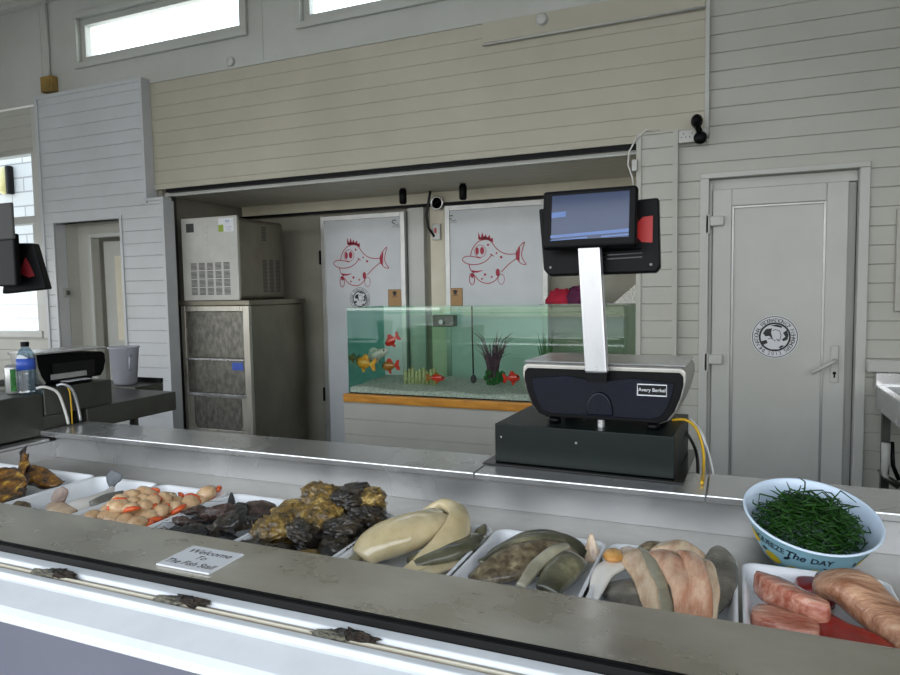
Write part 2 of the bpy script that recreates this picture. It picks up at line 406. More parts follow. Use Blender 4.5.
# plain cover board under the seam
mb = MB(); mb.box(-1.475, -.162, 4.102, 4.12, 2.997, 3.119)
st(mb.build('trim_3', WHITE, bevel=.003))
mb = MB(); mb.tube([(-1.475, 4.095, 2.985), (-.16, 4.095, 2.99)], .007, 8)
tag(mb.build('conduit_pipe', UPVC, smooth=True), 'thin white conduit running under the cover board high on the boarded wall', 'conduit')

# wall around the door
DX0, DX1, DZ = -.161, .635, 2.056
mb = MB()
clad(mb, -.30, DX0, D, 0, 2.285, .1, .045); clad(mb, DX0, DX1, D, DZ, 3.119, .1, .045)
clad(mb, -.136, DX0+.001, D, 2.285, 3.119, .1, .045); clad(mb, DX1, 3.0, D, 0, 3.119, .1, .045)
st(mb.build('wall_back_door_side', WHITE_R))
# door
d1 = MB()
d1.box(DX0-.02, DX0+.028, D-.018, D+.06, 0, DZ+.0); d1.box(DX1-.028, DX1+.02, D-.018, D+.06, 0, DZ)
d1.box(DX0-.02, DX1+.02, D-.018, D+.06, DZ+.0005, DZ+.03)
d1.box(DX0+.028, DX0+.046, D+.028, D+.085, 0, DZ-.02); d1.box(DX1-.075, DX1-.0281, D+.072, D+.085, 0, DZ-.0601)
d1.box(DX0+.028, DX1-.028, D+.05, D+.085, DZ-.06, DZ)
d1 = st(d1.build('door_1', UPVC, bevel=.003))
LX0, LX1, LZ = -.113, .563, 1.995
PX0, PX1, PZ = -.012, .460, 1.897
ly = D+.012
lf = MB()
lf.box(LX0, PX0, ly, ly+.036, .01, LZ); lf.box(PX1, LX1, ly, ly+.036, .01, LZ); lf.box(PX0, PX1, ly, ly+.036, PZ, LZ); lf.box(PX0, PX1, ly, ly+.036, .01, .12)
lf.build('door_leaf', UPVC, d1, bevel=.005)
mb = MB(); mb.box(-.26, -.24, 4.18, 4.42, 0, 2.2); mb.box(.72, .74, 4.18, 4.42, 0, 2.2); mb.box(-.24, .72, 4.40, 4.42, 0, 2.2); mb.box(-.26, .74, 4.18, 4.42, 2.2, 2.22)
st(mb.build('light_block_behind_door', STEELG))  # unseen dark shell, added to stop daylight leaking and shade the frame gap
mb = MB()
for a, b, c, d in ((PX0, PX0+.013, .12, PZ), (PX1-.013, PX1, .12, PZ)): mb.box(a, b, ly+.006, ly+.03, c, d)
mb.box(PX0+.013, PX1-.013, ly+.006, ly+.03, PZ-.013, PZ)
mb.build('bead', ALU, d1, bevel=.002)
MB().box(PX0+.012, PX1-.012, ly+.014, ly+.028, .12, PZ-.012).build('door_panel', UPVC, d1)
for z in (1.80, 1.01):
    h = MB(); h.box(-.152, -.125, ly-.030, ly+.014, z-.055, z+.055); h.box(-.126, -.052, ly-.028, ly-.001, z-.012, z+.045)
    h.build('hinge', UPVC, d1, bevel=.006)
hp = MB(); hp.box(.492, .532, ly-.012, ly-.0005, .91, 1.115)
hp = hp.build('handle_plate', UPVC, d1, bevel=.008)
mb = MB(); mb.tube([(.512, ly-.012, 1.035), (.512, ly-.052, 1.035), (.50, ly-.056, 1.03), (.40, ly-.056, .965)], .0095, 10)
mb.build('door_handle', UPVC, d1, smooth=True)
mb = MB(); mb.lathe([(.009, 0), (.009, .003)], (.512, ly-.0115, .965), 16, M=Matrix.Rotation(PI/2, 3, 'X')); mb.box(.508, .516, ly-.0148, ly-.012, .94, .963)
mb.build('keyhole', BLACK, d1)

def seal(parent, cx, cz, y, R):
    """round federation seal: ring lettering round a dark globe with a light bird-like figure"""
    fn = lambda u, v, h: (cx+u*R, y-h, cz+v*R)
    mb = MB(); mb.disc(0, 0, 1.04, 1.04, fn, 48, .0008); mb.build('seal_sticker', STICKW, parent)
    k = MB()
    ring = lambda r, w, th=.0016: k.ribbon([(r*math.cos(2*PI*i/64), r*math.sin(2*PI*i/64)) for i in range(65)], w, fn, 0, th)
    ring(.985, .035); ring(.66, .085)
    txt = 'THE NATIONAL FEDERATION OF FISHMONGERS'
    a0, a1 = math.radians(236), math.radians(-54)
    for i, ch in enumerate(txt):
        if ch == ' ': continue
        a = a0+(a1-a0)*i/(len(txt)-1); ca, sa = math.cos(a), math.sin(a)
        k.text(ch, .26, lambda u, v, h: fn(.80*ca+u*sa+v*ca, .80*sa-u*ca+v*sa, h), th=.0018)
    for i, ch in enumerate('2013'):
        a = math.radians(-107+11.5*i); ca, sa = math.cos(a), math.sin(a)
        k.text(ch, .24, lambda u, v, h: fn(.82*ca-u*sa-v*ca, .82*sa+u*ca-v*sa, h), th=.0018)
    k.poly([(-.52, .18), (-.38, .38), (-.12, .42), (-.16, .2), (-.08, -.1), (-.25, .05), (-.4, .02)], fn, .0017)
    k.poly([(-.6, -.22), (-.36, -.14), (-.3, -.3), (-.52, -.4)], fn, .0017)
    k.poly([(.36, .2), (.52, .34), (.6, .1), (.56, -.12), (.4, -.2), (.3, -.14), (.46, .02)], fn, .0017)
    k.poly([(.18, -.5), (.3, -.4), (.42, -.42), (.26, -.56)], fn, .0017); k.poly([(-.2, .56), (.1, .6), (.32, .52), (.3, .44), (.05, .5)], fn, .0017)
    k.poly([(-.22, -.6), (.12, -.6), (.05, -.66), (-.12, -.66)], fn, .0017)
    k.ribbon([(-.1, .3), (.02, .36), (.2, .3), (.28, .1), (.24, -.1), (.12, -.2)], .03, fn, 0, .0017)
    k.ribbon([(-.3, -.1), (-.16, -.06), (.02, -.2), (.1, -.1), (.24, -.22)], .03, fn, 0, .0017)
    k.build('seal_print', BLKINK, parent)
seal(d1, .218, 1.157, ly+.0135, .116)

# boarded column
mb = MB(); clad(mb, -.527, -.305, 4.112, 0, 2.335, .1, .045, .9)
mb.box(-.531, -.503, 4.100, 4.1125, 0, 2.34); mb.box(-.329, -.30, 4.100, 4.1495, 0, 2.34); mb.box(-.503, -.329, 4.100, 4.1125, 2.328, 2.34)
st(mb.build('wall_column', WHITE_R))

# boarded wall with the doorway
py = 4.04
mb = MB()
clad(mb, -5.50, -4.29, py, 2.19, 3.12, .1, .06, .1); clad(mb, -5.50, -5.365, py, 0, 2.19, .1, .06, .1); clad(mb, -4.585, -4.125, py, 0, 2.19, .1, .06, .1)
clad(mb, -5.365, -4.585, py, 2.072, 2.19, .1, .06, .1)
st(mb.build('wall_back_doorway', PANELW))
mb = MB()
mb.box(-5.51, -5.478, py-.012, py, 0, 3.12); mb.box(-4.31, -4.283, py-.012, 4.119, 2.175, 3.12); mb.box(-5.51, -4.283, py-.012, 4.119, 3.1201, 3.15)
mb.box(-4.14, -4.112, py-.012, 4.14, 0, 2.19); mb.box(-4.3, -4.112, py-.012, 4.119, 2.1901, 2.215)
st(mb.build('trim_4', PANELW, bevel=.003))
mb = MB()
mb.box(-5.385, -5.358, py-.012, py, 0, 2.075); mb.box(-4.592, -4.566, py-.012, py, 0, 2.075); mb.box(-5.385, -4.566, py-.012, py, 2.0751, 2.098)
st(mb.build('trim_5', PANELW, bevel=.003))
# recess and inner doorway
ry = 4.26
mb = MB(); mb.box(-5.40, -5.365, 4.15, ry, 0, 2.09); mb.box(-4.585, -4.55, 4.15, ry, 0, 2.09); mb.box(-5.365, -4.585, 4.05, ry, 2.072, 2.09)
mb.box(-5.40, -5.20, ry, ry+.08, 0, 2.09); mb.box(-5.20, -4.55, ry, ry+.08, 1.958, 2.09); mb.box(-4.63, -4.55, ry, ry+.08, 0, 1.958)
st(mb.build('wall_recess', WHITE_R))
mb = MB(); mb.box(-5.225, -5.185, ry-.02, ry, 0, 1.99); mb.box(-5.185, -4.59, ry-.02, ry, 1.955, 1.99)
st(mb.build('trim_6', UPVC, bevel=.004))
mb = MB(); mb.box(-5.9, -4.3, 5.45, 5.5, 0, 2.3); mb.box(-5.95, -5.9, 4.35, 5.45, 0, 2.3); mb.box(-5.9, -4.3, 4.35, 5.45, 2.3, 2.35); mb.box(-5.95,-5.41,4.3,4.345,0,2.3)
st(mb.build('wall_corridor', OLIVE))
dr = MB(); dr.box(0, .66, -.02, .02, .01, 1.93)
d2 = dr.build('door_2', UPVC, bevel=.004); d2.location = (-5.17, 4.375, 0); d2.rotation_euler = (0, 0, .1); st(d2)
mb = MB(); mb.box(.12, .54, -.0245, -.0195, 1.05, 1.8); mb.build('door_inset', CREAM, d2, local=True, bevel=.003)
mb = MB(); mb.tube([(.60, -.02, 1.2), (.60, -.06, 1.2), (.5, -.06, 1.2)], .012); mb.box(.58, .62, -.03, -.02, 1.12, 1.28)
mb.build('door_handle', BLACK, d2, local=True)
sk = thing('light_switch', 'square grey wall switch on the side of the doorway recess', 'switch', (-5.364, 4.12, 1.48))
MB().box(-5.3645, -5.352, 4.09, 4.17, 1.44, 1.52).build('plate', ALU, sk, bevel=.003)
MB().box(-5.352, -5.347, 4.113, 4.147, 1.46, 1.50).build('rocker', STEELG, sk, bevel=.002)

# wall at the far end with the window onto the white brick
WX0, WX1, WZ0, WZ1 = -6.75, -5.72, 1.08, 2.73
mb = MB(); clad(mb, -7.6, WX0, D, 0, 3.12, .1, .06); clad(mb, WX1, -5.51, D, 0, 3.12, .1, .06); clad(mb, WX0, WX1, D, WZ1, 3.12, .1, .06); clad(mb, WX0, WX1, D, 0, WZ0, .1, .06)
st(mb.build('wall_back_window_side', WHITE_R))
mb = MB(); t = .06
mb.box(WX0, WX1, D-.02, D+.06, WZ0, WZ0+t); mb.box(WX0, WX1, D-.02, D+.06, WZ1-.02, WZ1)
mb.box(WX0, WX0+t, D-.02, D+.06, WZ0+t, WZ1-.02); mb.box(WX1-.008, WX1+.03, D-.02, D+.06, WZ0+t, WZ1)
mb.box(WX1+.035, WX1+.16, D-.03, D, WZ0, 3.1); mb.box(WX0+t, WX1-.008, D-.02, D+.06, 2.10, 2.17); mb.box(WX1-.06, WX1-.008, D-.005, D+.05, WZ0+t, 2.10)
w3 = st(mb.build('window_3', UPVC, bevel=.005))
MB().box(WX0+t, WX1-.06, D+.02, D+.026, WZ0+t, 2.10).build('pane', PANE, w3)
MB().box(WX0+t, WX1-.008, D+.02, D+.026, 2.17, WZ1-.02).build('pane', PANE, w3)
st(MB().box(-12, -7.0, 5.6, 5.8, -.1, 4.2).build('wall_outside', BRICK))
bo = MB(); bo.box(-7.0, -6.7, 5.6, 5.8, -.1, 4.2); st(bo.build('wall_outside_end', BRICK))
p = aty(8, 181, 5.6)
wl = thing('bulkhead_lamp', 'yellowed oblong bulkhead lamp on the white brick outside the window', 'lamp', (p.x, 5.6, p.z))
mb = MB(); mb.ell((p.x-.03, 5.56, p.z), .10, .05, .17, 20, 12); mb.build('lens', LAMPY, wl, smooth=True)
mb = MB(); mb.box(p.x+.06, p.x+.115, 5.52, 5.599, p.z-.17, p.z+.17); mb.build('housing', BLACK, wl, bevel=.015)

# side and front walls (unseen, some with openings added to let in light)
st(MB().box(2.95, 3.05, .72, 4.3, 0, 3.99).build('wall_right', HIDDENW))
mb = MB(); mb.box(-7.65, -7.55, .72, 4.3, 0, .85); mb.box(-7.65, -7.55, .72, 4.3, 2.0, 3.99); mb.box(-7.65, -7.55, .45, .9, .85, 2.0); mb.box(-7.65, -7.55, 3.9, 4.3, .85, 2.0); st(mb.build('wall_left', HIDDENW))
mb = MB(); mb.box(-7.6, 3.0, .35, .45, 2.95, 3.2); mb.box(-7.6, 3.0, .35, .45, 3.7, 3.99); mb.box(-7.6, -5.0, .35, .45, 3.2, 3.7); mb.box(-2.6, -2.4, .35, .45, 3.2, 3.7); mb.box(1.4, 3.0, .35, .45, 3.2, 3.7); mb.prism([(.45, 2.95), (.45, 3.0), (-1.0, 2.89), (-1.0, 2.84)], -9.5, 5.0, 'x'); mb.box(-7.6, -6.6, .70, .78, 0, 3.2); mb.box(2.4, 3.0, .70, .78, 0, 3.2)  # sloped awning added to shade the sill, upper openings for extra light
st(mb.build('wall_front_awning', HIDDENW))

# ------------------------------------------------------------------ alcove
AX0, AX1, AY = -4.24, -.45, 5.10
mb = MB(); mb.box(-4.30, AX0, 4.15, AY+.06, 0, 2.3); st(mb.build('wall_alcove_left', OLIVE))
mb = MB(); mb.box(AX0, AX1, AY, AY+.06, 0, 2.3); st(mb.build('wall_alcove_back', OLIVE))
mb = MB()
n = 15
for i in range(n):
    y0 = 4.20+i*(AY-4.20)/n; w = (AY-4.20)/n
    mb.box(AX0, AX1-.09, y0, y0+w-.012, 2.245, 2.262)
mb.box(AX0, AX1-.09, 4.19, AY, 2.263, 2.29)
st(mb.build('wall_alcove_soffit', SOFFIT))
mb = MB(); mb.box(AX0, -.532, 4.175, 4.199, 2.236, 2.262); st(mb.build('trim_7', UPVC))
mb = MB(); mb.box(-4.18, -.535, 4.13, 4.174, 2.262, 2.289); tag(mb.build('shutter_slot', BLACK), 'dark roller shutter slot along the top edge of the alcove', 'shutter')
mb = MB(); mb.box(-4.2, AX1-.09, AY-.05, AY, 2.155, 2.244); st(mb.build('trim_8', CREAM, bevel=.003))
mb = MB(); mb.box(-4.2, AX1-.1, AY-.075, AY-.051, 2.133, 2.154); tag(mb.build('door_rail', BLACK), 'black sliding rail running above the two cold room doors', 'rail')
mb = MB(); mb.box(-4.195, -4.165, 4.16, 4.22, 0, 2.235); st(mb.build('trim_9', STEELG))

# cold room doors
def drawing(parent, cx, cz, y, s):
    fn = lambda u, v, h: (cx+(u-333)*s, y-h, cz-(v-397)*s)
    k = MB(); W = 4.2
    def sm(pts, it=2):
        for _ in range(it):
            q = [pts[0]]
            for a, b in zip(pts, pts[1:]): q += [(a[0]*.75+b[0]*.25, a[1]*.75+b[1]*.25), (a[0]*.25+b[0]*.75, a[1]*.25+b[1]*.75)]
            pts = q+[pts[-1]]
        return pts
    for pl in ([(205, 385), (215, 350), (238, 318), (270, 303), (305, 303), (325, 320), (345, 350), (375, 372), (410, 382), (450, 380)],
               [(450, 404), (410, 430), (370, 468)], [(362, 480), (340, 510), (310, 525), (275, 522), (245, 505), (228, 480)], [(225, 470), (208, 458), (200, 440), (198, 425)],
               [(262, 395), (250, 393), (215, 384), (180, 383), (160, 395), (165, 408), (182, 420), (215, 428), (255, 426), (290, 412), (314, 390), (322, 378)], [(312, 376), (322, 380), (331, 389)],
               [(450, 372), (470, 340), (497, 318), (484, 350), (475, 388), (488, 418), (506, 437), (474, 431), (458, 412), (448, 402)]):
        k.ribbon(sm(pl), W, fn)
    el = lambda cx, cy, rx, ry: [(cx+rx*math.cos(2*PI*i/28), cy+ry*math.sin(2*PI*i/28)) for i in range(29)]
    k.ribbon(el(260, 360, 31, 31), 2.5, fn); k.ribbon(el(213, 500, 14, 29), W, fn); k.ribbon(el(370, 504, 17, 26), 2.6, fn)
    for d in ((243, 359, 9, 19), (270, 358, 11, 19), (302, 330, 6, 6), (347, 373, 5, 5), (371, 394, 6.5, 6.5), (284, 479, 6.5, 6.5), (267, 500, 5, 5), (320, 492, 5, 5), (352, 470, 11, 19), (456, 386, 9, 22), (215, 482, 9, 12)):
        k.disc(*d, fn, 18)
    k.ribbon([(212, 460), (240, 464), (272, 458)], [10, 9, 3], fn)
    for q in ([(250, 300), (250, 262), (264, 296)], [(262, 297), (272, 265), (282, 296)], [(278, 296), (290, 275), (299, 299)], [(294, 298), (312, 280), (316, 304)], [(312, 300), (328, 295), (330, 317)], [(252, 303), (256, 292), (290, 290), (318, 302), (330, 318), (300, 304)]):
        k.poly(q, fn)
    k.poly([(462, 345), (470, 350), (466, 420), (456, 408)], fn, .001)
    k.build('fish_drawing', REDINK, parent)

def cold_door(name, label, x0, x1, z1, hinge_left, fishc, notice, mark, sealc=None):
    y = 5.0
    t = thing(name, label, 'door', ((x0+x1)/2, y+.04, 0), 'cold room doors')
    MB().box(x0, x1, y+.001, y+.085, .04, z1).build('door_panel', DOORM, t, bevel=.004)
    fr = MB(); e = .036
    fr.box(x0-.006, x0+e, y-.008, y+.09, .035, z1+.006); fr.box(x1-e, x1+.006, y-.008, y+.09, .035, z1+.006); fr.box(x0+e, x1-e, y-.008, y+.0008, z1-e, z1+.006); fr.box(x0+e, x1-e, y-.008, y+.0008, .035, .035+e)
    fr.build('edge_frame', ALU, t, bevel=.003)
    hx = x0 if hinge_left else x1
    if hinge_left:
        for z in (1.75, .55):
            MB().box(hx-.022, hx-.0065, y-.02, y+.03, z-.06, z+.06).build('hinge', BLACK, t, bevel=.003)
    drawing(t, fishc[0], fishc[1], y, fishc[2])
    fn = lambda u, v, h: (notice[0]+u, y-h, notice[1]+v)
    nt = MB(); nt.box(notice[0]-.062, notice[0]+.062, y-.004, y, notice[1]-.072, notice[1]+.072); nt = nt.build('notice', STICKB, t)
    k = MB(); f2 = lambda u, v, h: fn(u, v, h+.0042)
    k.disc(0, .045, .02, .012, f2); k.poly([(-.016, .02), (.016, .02), (.012, .034), (-.012, .034)], f2); k.ribbon([(-.025, .008), (.0, .012), (.025, .008)], .004, f2)
    fr2 = [(-.06, -.07), (.06, -.07), (.06, .07), (-.06, .07), (-.06, -.07)]; k.ribbon(fr2, .003, f2)
    k.build('notice_print', BLKINK, nt)
    k = MB(); fm = lambda u, v, h: (mark[0]+u, y-h, mark[1]+v)
    k.ribbon([(.004+.02*math.cos(a/10*PI+.6), .014+.013*math.sin(a/10*PI+.6)) for a in range(15)], .007, fm)
    k.text('ccold', .022, lambda u, v, h: fm(u+.02, v-.012, h)); k.text('store rooms', .013, lambda u, v, h: fm(u+.02, v-.028, h))
    k.build('maker_mark', BLKINK, t)
    if sealc: seal(t, sealc[0], sealc[1], y-.0002, .098)
    return t
cA = aty(361, 262, 5.0); cB = aty(494, 258, 5.0)
nA = aty(395, 298, 5.0); nB = aty(455.5, 297, 5.0)
mA = aty(395, 224, 5.0); mB_ = aty(453, 219, 5.0); sA = aty(360, 299, 5.0)
x0, x1 = aty(322, 250, 5).x, aty(404.5, 250, 5).x
cold_door('cold_room_door', 'white cold room door with red fish drawing and a round black seal below it', x0, x1, 2.095, True, (cA.x, cA.z, .00158), (nA.x, nA.z), (mA.x-.01, mA.z+.005), (sA.x, sA.z+.0))
x0b, x1b = aty(446, 250, 5).x, aty(547, 250, 5).x
cold_door('cold_room_door', 'white cold room door with red fish drawing partly behind the scale screen', x0b, x1b, 2.115, False, (cB.x, cB.z, .00155), (nB.x, nB.z), (mB_.x-.02, mB_.z))
# jamb strip between them
mb = MB(); xj0, xj1 = aty(409, 250, 5.06).x, aty(425, 250, 5.06).x
mb.box(xj0, xj1, 5.04, 5.099, 0, 2.13); st(mb.build('trim_10', UPVC, bevel=.003))
mb = MB(); mb.box(xj1+.05, x0b-.03, 5.06, 5.099, 0, 2.13); st(mb.build('trim_11', CREAM, bevel=.003))

# fittings in the alcove
p = aty(438.5, 203.5, 5.03)
g = thing('pressure_gauge', 'round chrome dial gauge between the two cold room doors', 'gauge', (p.x, 5.03, p.z))
Mx = Matrix.Rotation(PI/2, 3, 'X')
MB().lathe([(.05, 0), (.056, .012), (.056, .05), (.048, .058), (.044, .052)], (p.x, 5.046, p.z), 28, M=Mx).build('case', STEEL, g, smooth=True)
MB().lathe([(.0, .053), (.043, .053)], (p.x, 5.0455, p.z), 28, M=Mx).build('dial', STICKW, g)
k = MB(); k.ribbon([(-.02, -.012), (.018, .014)], .005, lambda u, v, h: (p.x+u, 4.9915-h, p.z+v)); k.build('needle', BLKINK, g)
p = aty(437, 232, 5.05)
s_ = thing('wall_socket', 'white wall socket with a red switch mark below the round dial', 'socket', (p.x, 5.06, p.z))
MB().box(p.x-.035, p.x+.035, 5.028, 5.0598, p.z-.065, p.z+.065).build('plate', UPVC, s_, bevel=.004)
MB().box(p.x-.012, p.x+.006, 5.022, 5.028, p.z-.01, p.z+.03).build('rocker', REDP, s_, bevel=.002)
a = aty(431, 190, 5.0); b = aty(427, 215, 5.0); c = aty(433, 236, 5.01)
mb = MB(); mb.tube([(a.x, 4.99, 2.25), (a.x-.01, 4.99, a.z-.05), (b.x, 4.99, b.z), (b.x+.01, 5.0, b.z-.1), (c.x, 5.03, c.z), (p.x-.035, 5.045, p.z+.0)], .011, 8)
tag(mb.build('power_cable', BLKCAB, smooth=True), 'thick black cable looping from the soffit to the white wall socket', 'cable')
for i, (x, y, lab) in enumerate(((403, 200, 'small black spotlight hanging from the soffit before the seal door'), (463, 195, 'small black spotlight hanging from the soffit near the round dial'))):
    q = aty(x, y, 4.75)
    t = thing('spotlight', lab, 'light', (q.x, 4.75, 2.245), 'soffit spotlights')
    mb = MB(); mb.lathe([(.02, -.12), (.028, -.11), (.03, -.02), (.018, -.001)], (q.x, 4.75, 2.244), 14); mb.build('lamp_body', BLACK, t, smooth=True)
    mb = MB(); mb.lathe([(.024, -.003), (.024, .0)], (q.x, 4.75, 2.2445), 14); mb.build('mount', STEELG, t)

# ------------------------------------------------------------------ ice machine
bx0, bx1, by0, by1 = -4.15, -3.462, 4.20, 4.93
ib = thing('ice_bin', 'tall stainless ice storage bin with sloping flap under the ice maker', 'ice bin', ((bx0+bx1)/2, 4.55, 0))
mb = MB(); mb.box(bx0, bx1, by0+.035, by1, .1, 1.355); mb.box(bx0-.012, bx1+.012, by0-.005, by1+.01, 1.3551, 1.398); mb.build('bin_cabinet', STEELS, ib, bevel=.006)
fr = MB(); fr.box(bx0, bx0+.045, by0, by0+.034, .1, 1.354); fr.box(bx1-.06, bx1, by0, by0+.034, .1, 1.354); fr.box(bx0+.045, bx1-.06, by0, by0+.034, 1.31, 1.354); fr.box(bx0+.045, bx1-.06, by0, by0+.034, .1, .36)
fr.build('front_frame', STEELI, ib, bevel=.004)
MB().box(bx0+.046, bx1-.061, by0+.012, by0+.034, .94, 1.309).build('upper_panel', FROST, ib, bevel=.003)
fl = MB(); fl.box(bx0+.046, bx1-.061, by0+.008, by0+.034, .655, .925); fl = fl.build('flap_door', FROST, ib, bevel=.004)
mb = MB(); mb.box(bx0+.04, bx1-.055, by0-.012, by0+.007, .918, .936); mb.build('flap_handle', STEEL, fl, bevel=.004)
MB().box(bx1-.185, bx1-.08, by0+.003, by0+.0078, .845, .905).build('label', LABELB, fl)
lo = MB(); lo.box(bx0+.046, bx1-.061, by0+.012, by0+.034, .361, .64); lo = lo.build('lower_panel', STEELI, ib, bevel=.004)
mb = MB(); mb.box(bx0+.035, bx1-.05, by0-.014, by0+.011, .628, .654); mb.build('panel_rail', STEEL, lo, bevel=.005)
pts = [(-.24, .2), (.24, .2), (.24, -.03), (.225, -.065), (.19, -.08), (-.19, -.08), (-.225, -.065), (-.24, -.03)]
xc = (bx0+bx1)/2-.008
MB().prism([(xc+u, .43+v*.95) for u, v in pts], by0+.006, by0+.0118).build('pressed_recess', FROST, lo, bevel=.004)  # raised plate; its darker colour paints the shade inside the recess
for x in (bx0+.06, bx1-.06):
    for y in (by0+.08, by1-.06): MB().lathe([(.025, 0), (.025, .1)], (x, y, 0), 12).build('foot', BLACK, ib)

hx0, hx1, hy0, hy1, hz0, hz1 = -4.11, -3.555, 4.205, 4.80, 1.3985, 2.055
im = thing('ice_maker', 'pale grey ice maker head with vent grilles standing on the steel bin', 'ice maker', ((hx0+hx1)/2, 4.5, hz0))
mb = MB(); mb.box(hx0, hx1, hy0+.02, hy1, hz0+.001, hz1-.012); mb.build('side_casing', STEELS, im, bevel=.03, seg=3)
fp = MB().box(hx0-.002, hx1+.004, hy0, hy0+.0195, hz0+.001, hz1).build('front_panel', GREYPL, im, bevel=.003)
fn = lambda u, v, h: (hx0+u, hy0-h, hz0+v)
k = MB()
for i in range(5):
    for j in range(4):
        for q in range(6):
            u0 = .083+i*.083; v0 = .045+j*.066+q*.0098
            k.poly([(u0, v0), (u0+.062, v0), (u0+.062, v0+.0058), (u0, v0+.0058)], fn, .0008)
k.build('vent_grille', DKVENT, fp)
k = MB(); k.poly([(.05, .545), (.13, .545), (.13, .615), (.05, .615)], fn, .0008); k.build('square_vent', DKVENT, fp)
k = MB()
k.poly([(.38, .535), (.53, .535), (.53, .64), (.38, .64)], fn, .0009); lb = k.build('label', STICKW, fp)
k = MB(); k.poly([(.38, .535), (.43, .535), (.43, .59), (.38, .59)], fn, .0014); k.build('green_label', LABELG, lb)
k = MB(); k.text('ice', .036, lambda u, v, h: fn(u+.47, v+.617, h)); k.build('label_title', LABELB, lb)
k = MB(); k.text('tel 01303', .014, lambda u, v, h: fn(u+.48, v+.57, h)); k.text('service', .014, lambda u, v, h: fn(u+.48, v+.552, h)); k.build('label_print', LABELB, lb)
k = MB(); k.text('SIMAG', .052, lambda u, v, h: fn(.262-v, .45+u, h), sx=1.9); k.poly([(.225, .37), (.228, .37), (.228, .62), (.225, .62)], fn); k.build('brand_strip', ALU, fp)
fs_ = lambda u, v, h: (hx1+h, hy0+u, hz0+v)
for i in range(3):
    k = MB()
    for q in range(24):
        u0 = .30+i*.085; v0 = .06+q*.0112; k.poly([(u0, v0), (u0+.055, v0), (u0+.055, v0+.006), (u0, v0+.006)], fs_, .0008)
    k.build('side_vent', DKVENT, im)
k = MB()
for q in range(9): k.poly([(.30, .48+q*.013), (.355, .48+q*.013), (.355, .487+q*.013), (.30, .487+q*.013)], fs_, .0008)
k.build('upper_side_vent', DKVENT, im)

# ------------------------------------------------------------------ fish tank
TX0, TX1, TY0, TY1, TZ0, TZ1 = -2.585, -.614, 4.2, 4.76, .715, 1.332
sd = MB(); clad(sd, TX0-.03, TX1+.07, 4.185, 0, .648, .115, .06, .6)
tag(sd.build('tank_stand', WHITE_R), 'white boarded plinth that carries the fish tank', 'stand')
mb = MB()
mb.box(TX0-.03, TX1+.07, 4.17, TY1+.03, .6485, .708)
tag(mb.build('wood_plank', WOOD, bevel=.008), 'orange stained wooden plank between the plinth and the glass tank', 'plank')
tk = thing('fish_tank', 'long glass aquarium of green tinted water standing on the wooden plank', 'fish tank', ((TX0+TX1)/2, 4.5, .709))
G = .01
MB().box(TX0, TX1, TY0, TY0+G, .709, TZ1).build('front_pane', GLASSW, tk)
MB().box(TX0, TX1, TY1-G, TY1, .709, TZ1).build('back_pane', GLASSB, tk)
MB().box(TX0, TX0+G, TY0+G, TY1-G, .709, TZ1).build('end_pane', GLASSE, tk)
MB().box(TX1-G, TX1, TY0+G, TY1-G, .709, TZ1).build('end_pane', GLASSW, tk)
MB().box(TX0+G, TX1-G, TY0+G, TY1-G, .709, .716).build('base_pane', BLACK, tk)
rim = MB(); rim.box(TX0+G, TX1-G, TY0+G, TY0+.05, TZ1-.04, TZ1-.03); rim.box(TX0+G, TX1-G, TY1-.05, TY1-G, TZ1-.04, TZ1-.03); rim.build('brace_strip', GLASSB, tk)
mb = MB(); nx, nyy = 90, 14
vs = []; fs = []
for j in range(nyy+1):
    for i in range(nx+1):
        x = TX0+G+.001+(TX1-TX0-2*G-.002)*i/nx; y = TY0+G+.001+(TY1-TY0-2*G-.002)*max(0, j-.97)/(nyy-.97)
        vs.append((x, y, .7165 if j == 0 else .745+.035*j/nyy+.012*noise.noise(Vector((x*6, y*6, 0)))+.006*noise.noise(Vector((x*30, y*30, 3)))))
for j in range(nyy):
    for i in range(nx): a = j*(nx+1)+i; fs.append((a, a+1, a+nx+2, a+nx+1))
mb.add(vs, fs); gv = mb.build('gravel', GRAVEL, tk, smooth=True); gv['kind'] = 'stuff'
WZ = 1.285
MB().quad((TX0+G, TY0+G, WZ), (TX1-G, TY0+G, WZ), (TX1-G, TY1-G, WZ), (TX0+G, TY1-G, WZ)).build('water', WATER, tk)
# filter, hose and weight inside
q = aty(443, 322, 4.66)
fl_ = thing('tank_filter', 'dark box filter hung on the back glass of the fish tank', 'filter', (q.x, 4.7, q.z))
MB().box(q.x-.09, q.x+.085, 4.66, 4.745, q.z-.035, q.z+.05).build('filter_box', STEELG, fl_, bevel=.006)
MB().lathe([(.018, 0), (.018, .02)], (q.x-.01, 4.66, q.z), 16, M=Mx).build('outlet', ALU, fl_)
q = aty(473.5, 379, 4.5); q2 = aty(472, 314, 4.5)
ar = thing('air_line', 'thin air hose with a dark oval weight beside the purple water plant', 'hose', (q.x, 4.5, q.z))
MB().tube([(q2.x, 4.5, 1.33), (q2.x, 4.5, 1.1), (q.x, 4.5, q.z+.03)], .006, 8).build('tube', BLKCAB, ar, smooth=True)
MB().ell((q.x, 4.5, q.z), .022, .02, .032).build('weight', DKVENT, ar, smooth=True)
# bamboo ornament
q = aty(420, 381, 4.42)
bf = thing('bamboo_ornament', 'low pale bamboo fence ornament on the gravel of the fish tank', 'ornament', (q.x, 4.42, .75))
for i in range(9):
    x = q.x-.115+i*.029; MB().lathe([(.0125, .75), (.0135, .80), (.0125, .86+.012*(i % 3)), (.009, .865+.012*(i % 3))], (x, 4.42+.006*(i % 2), 0), 10).build('cane', BAMB, bf, smooth=True)
MB().tube([(q.x-.125, 4.405, .80), (q.x+.13, 4.405, .805)], .006).build('crossbar', BAMB, bf)
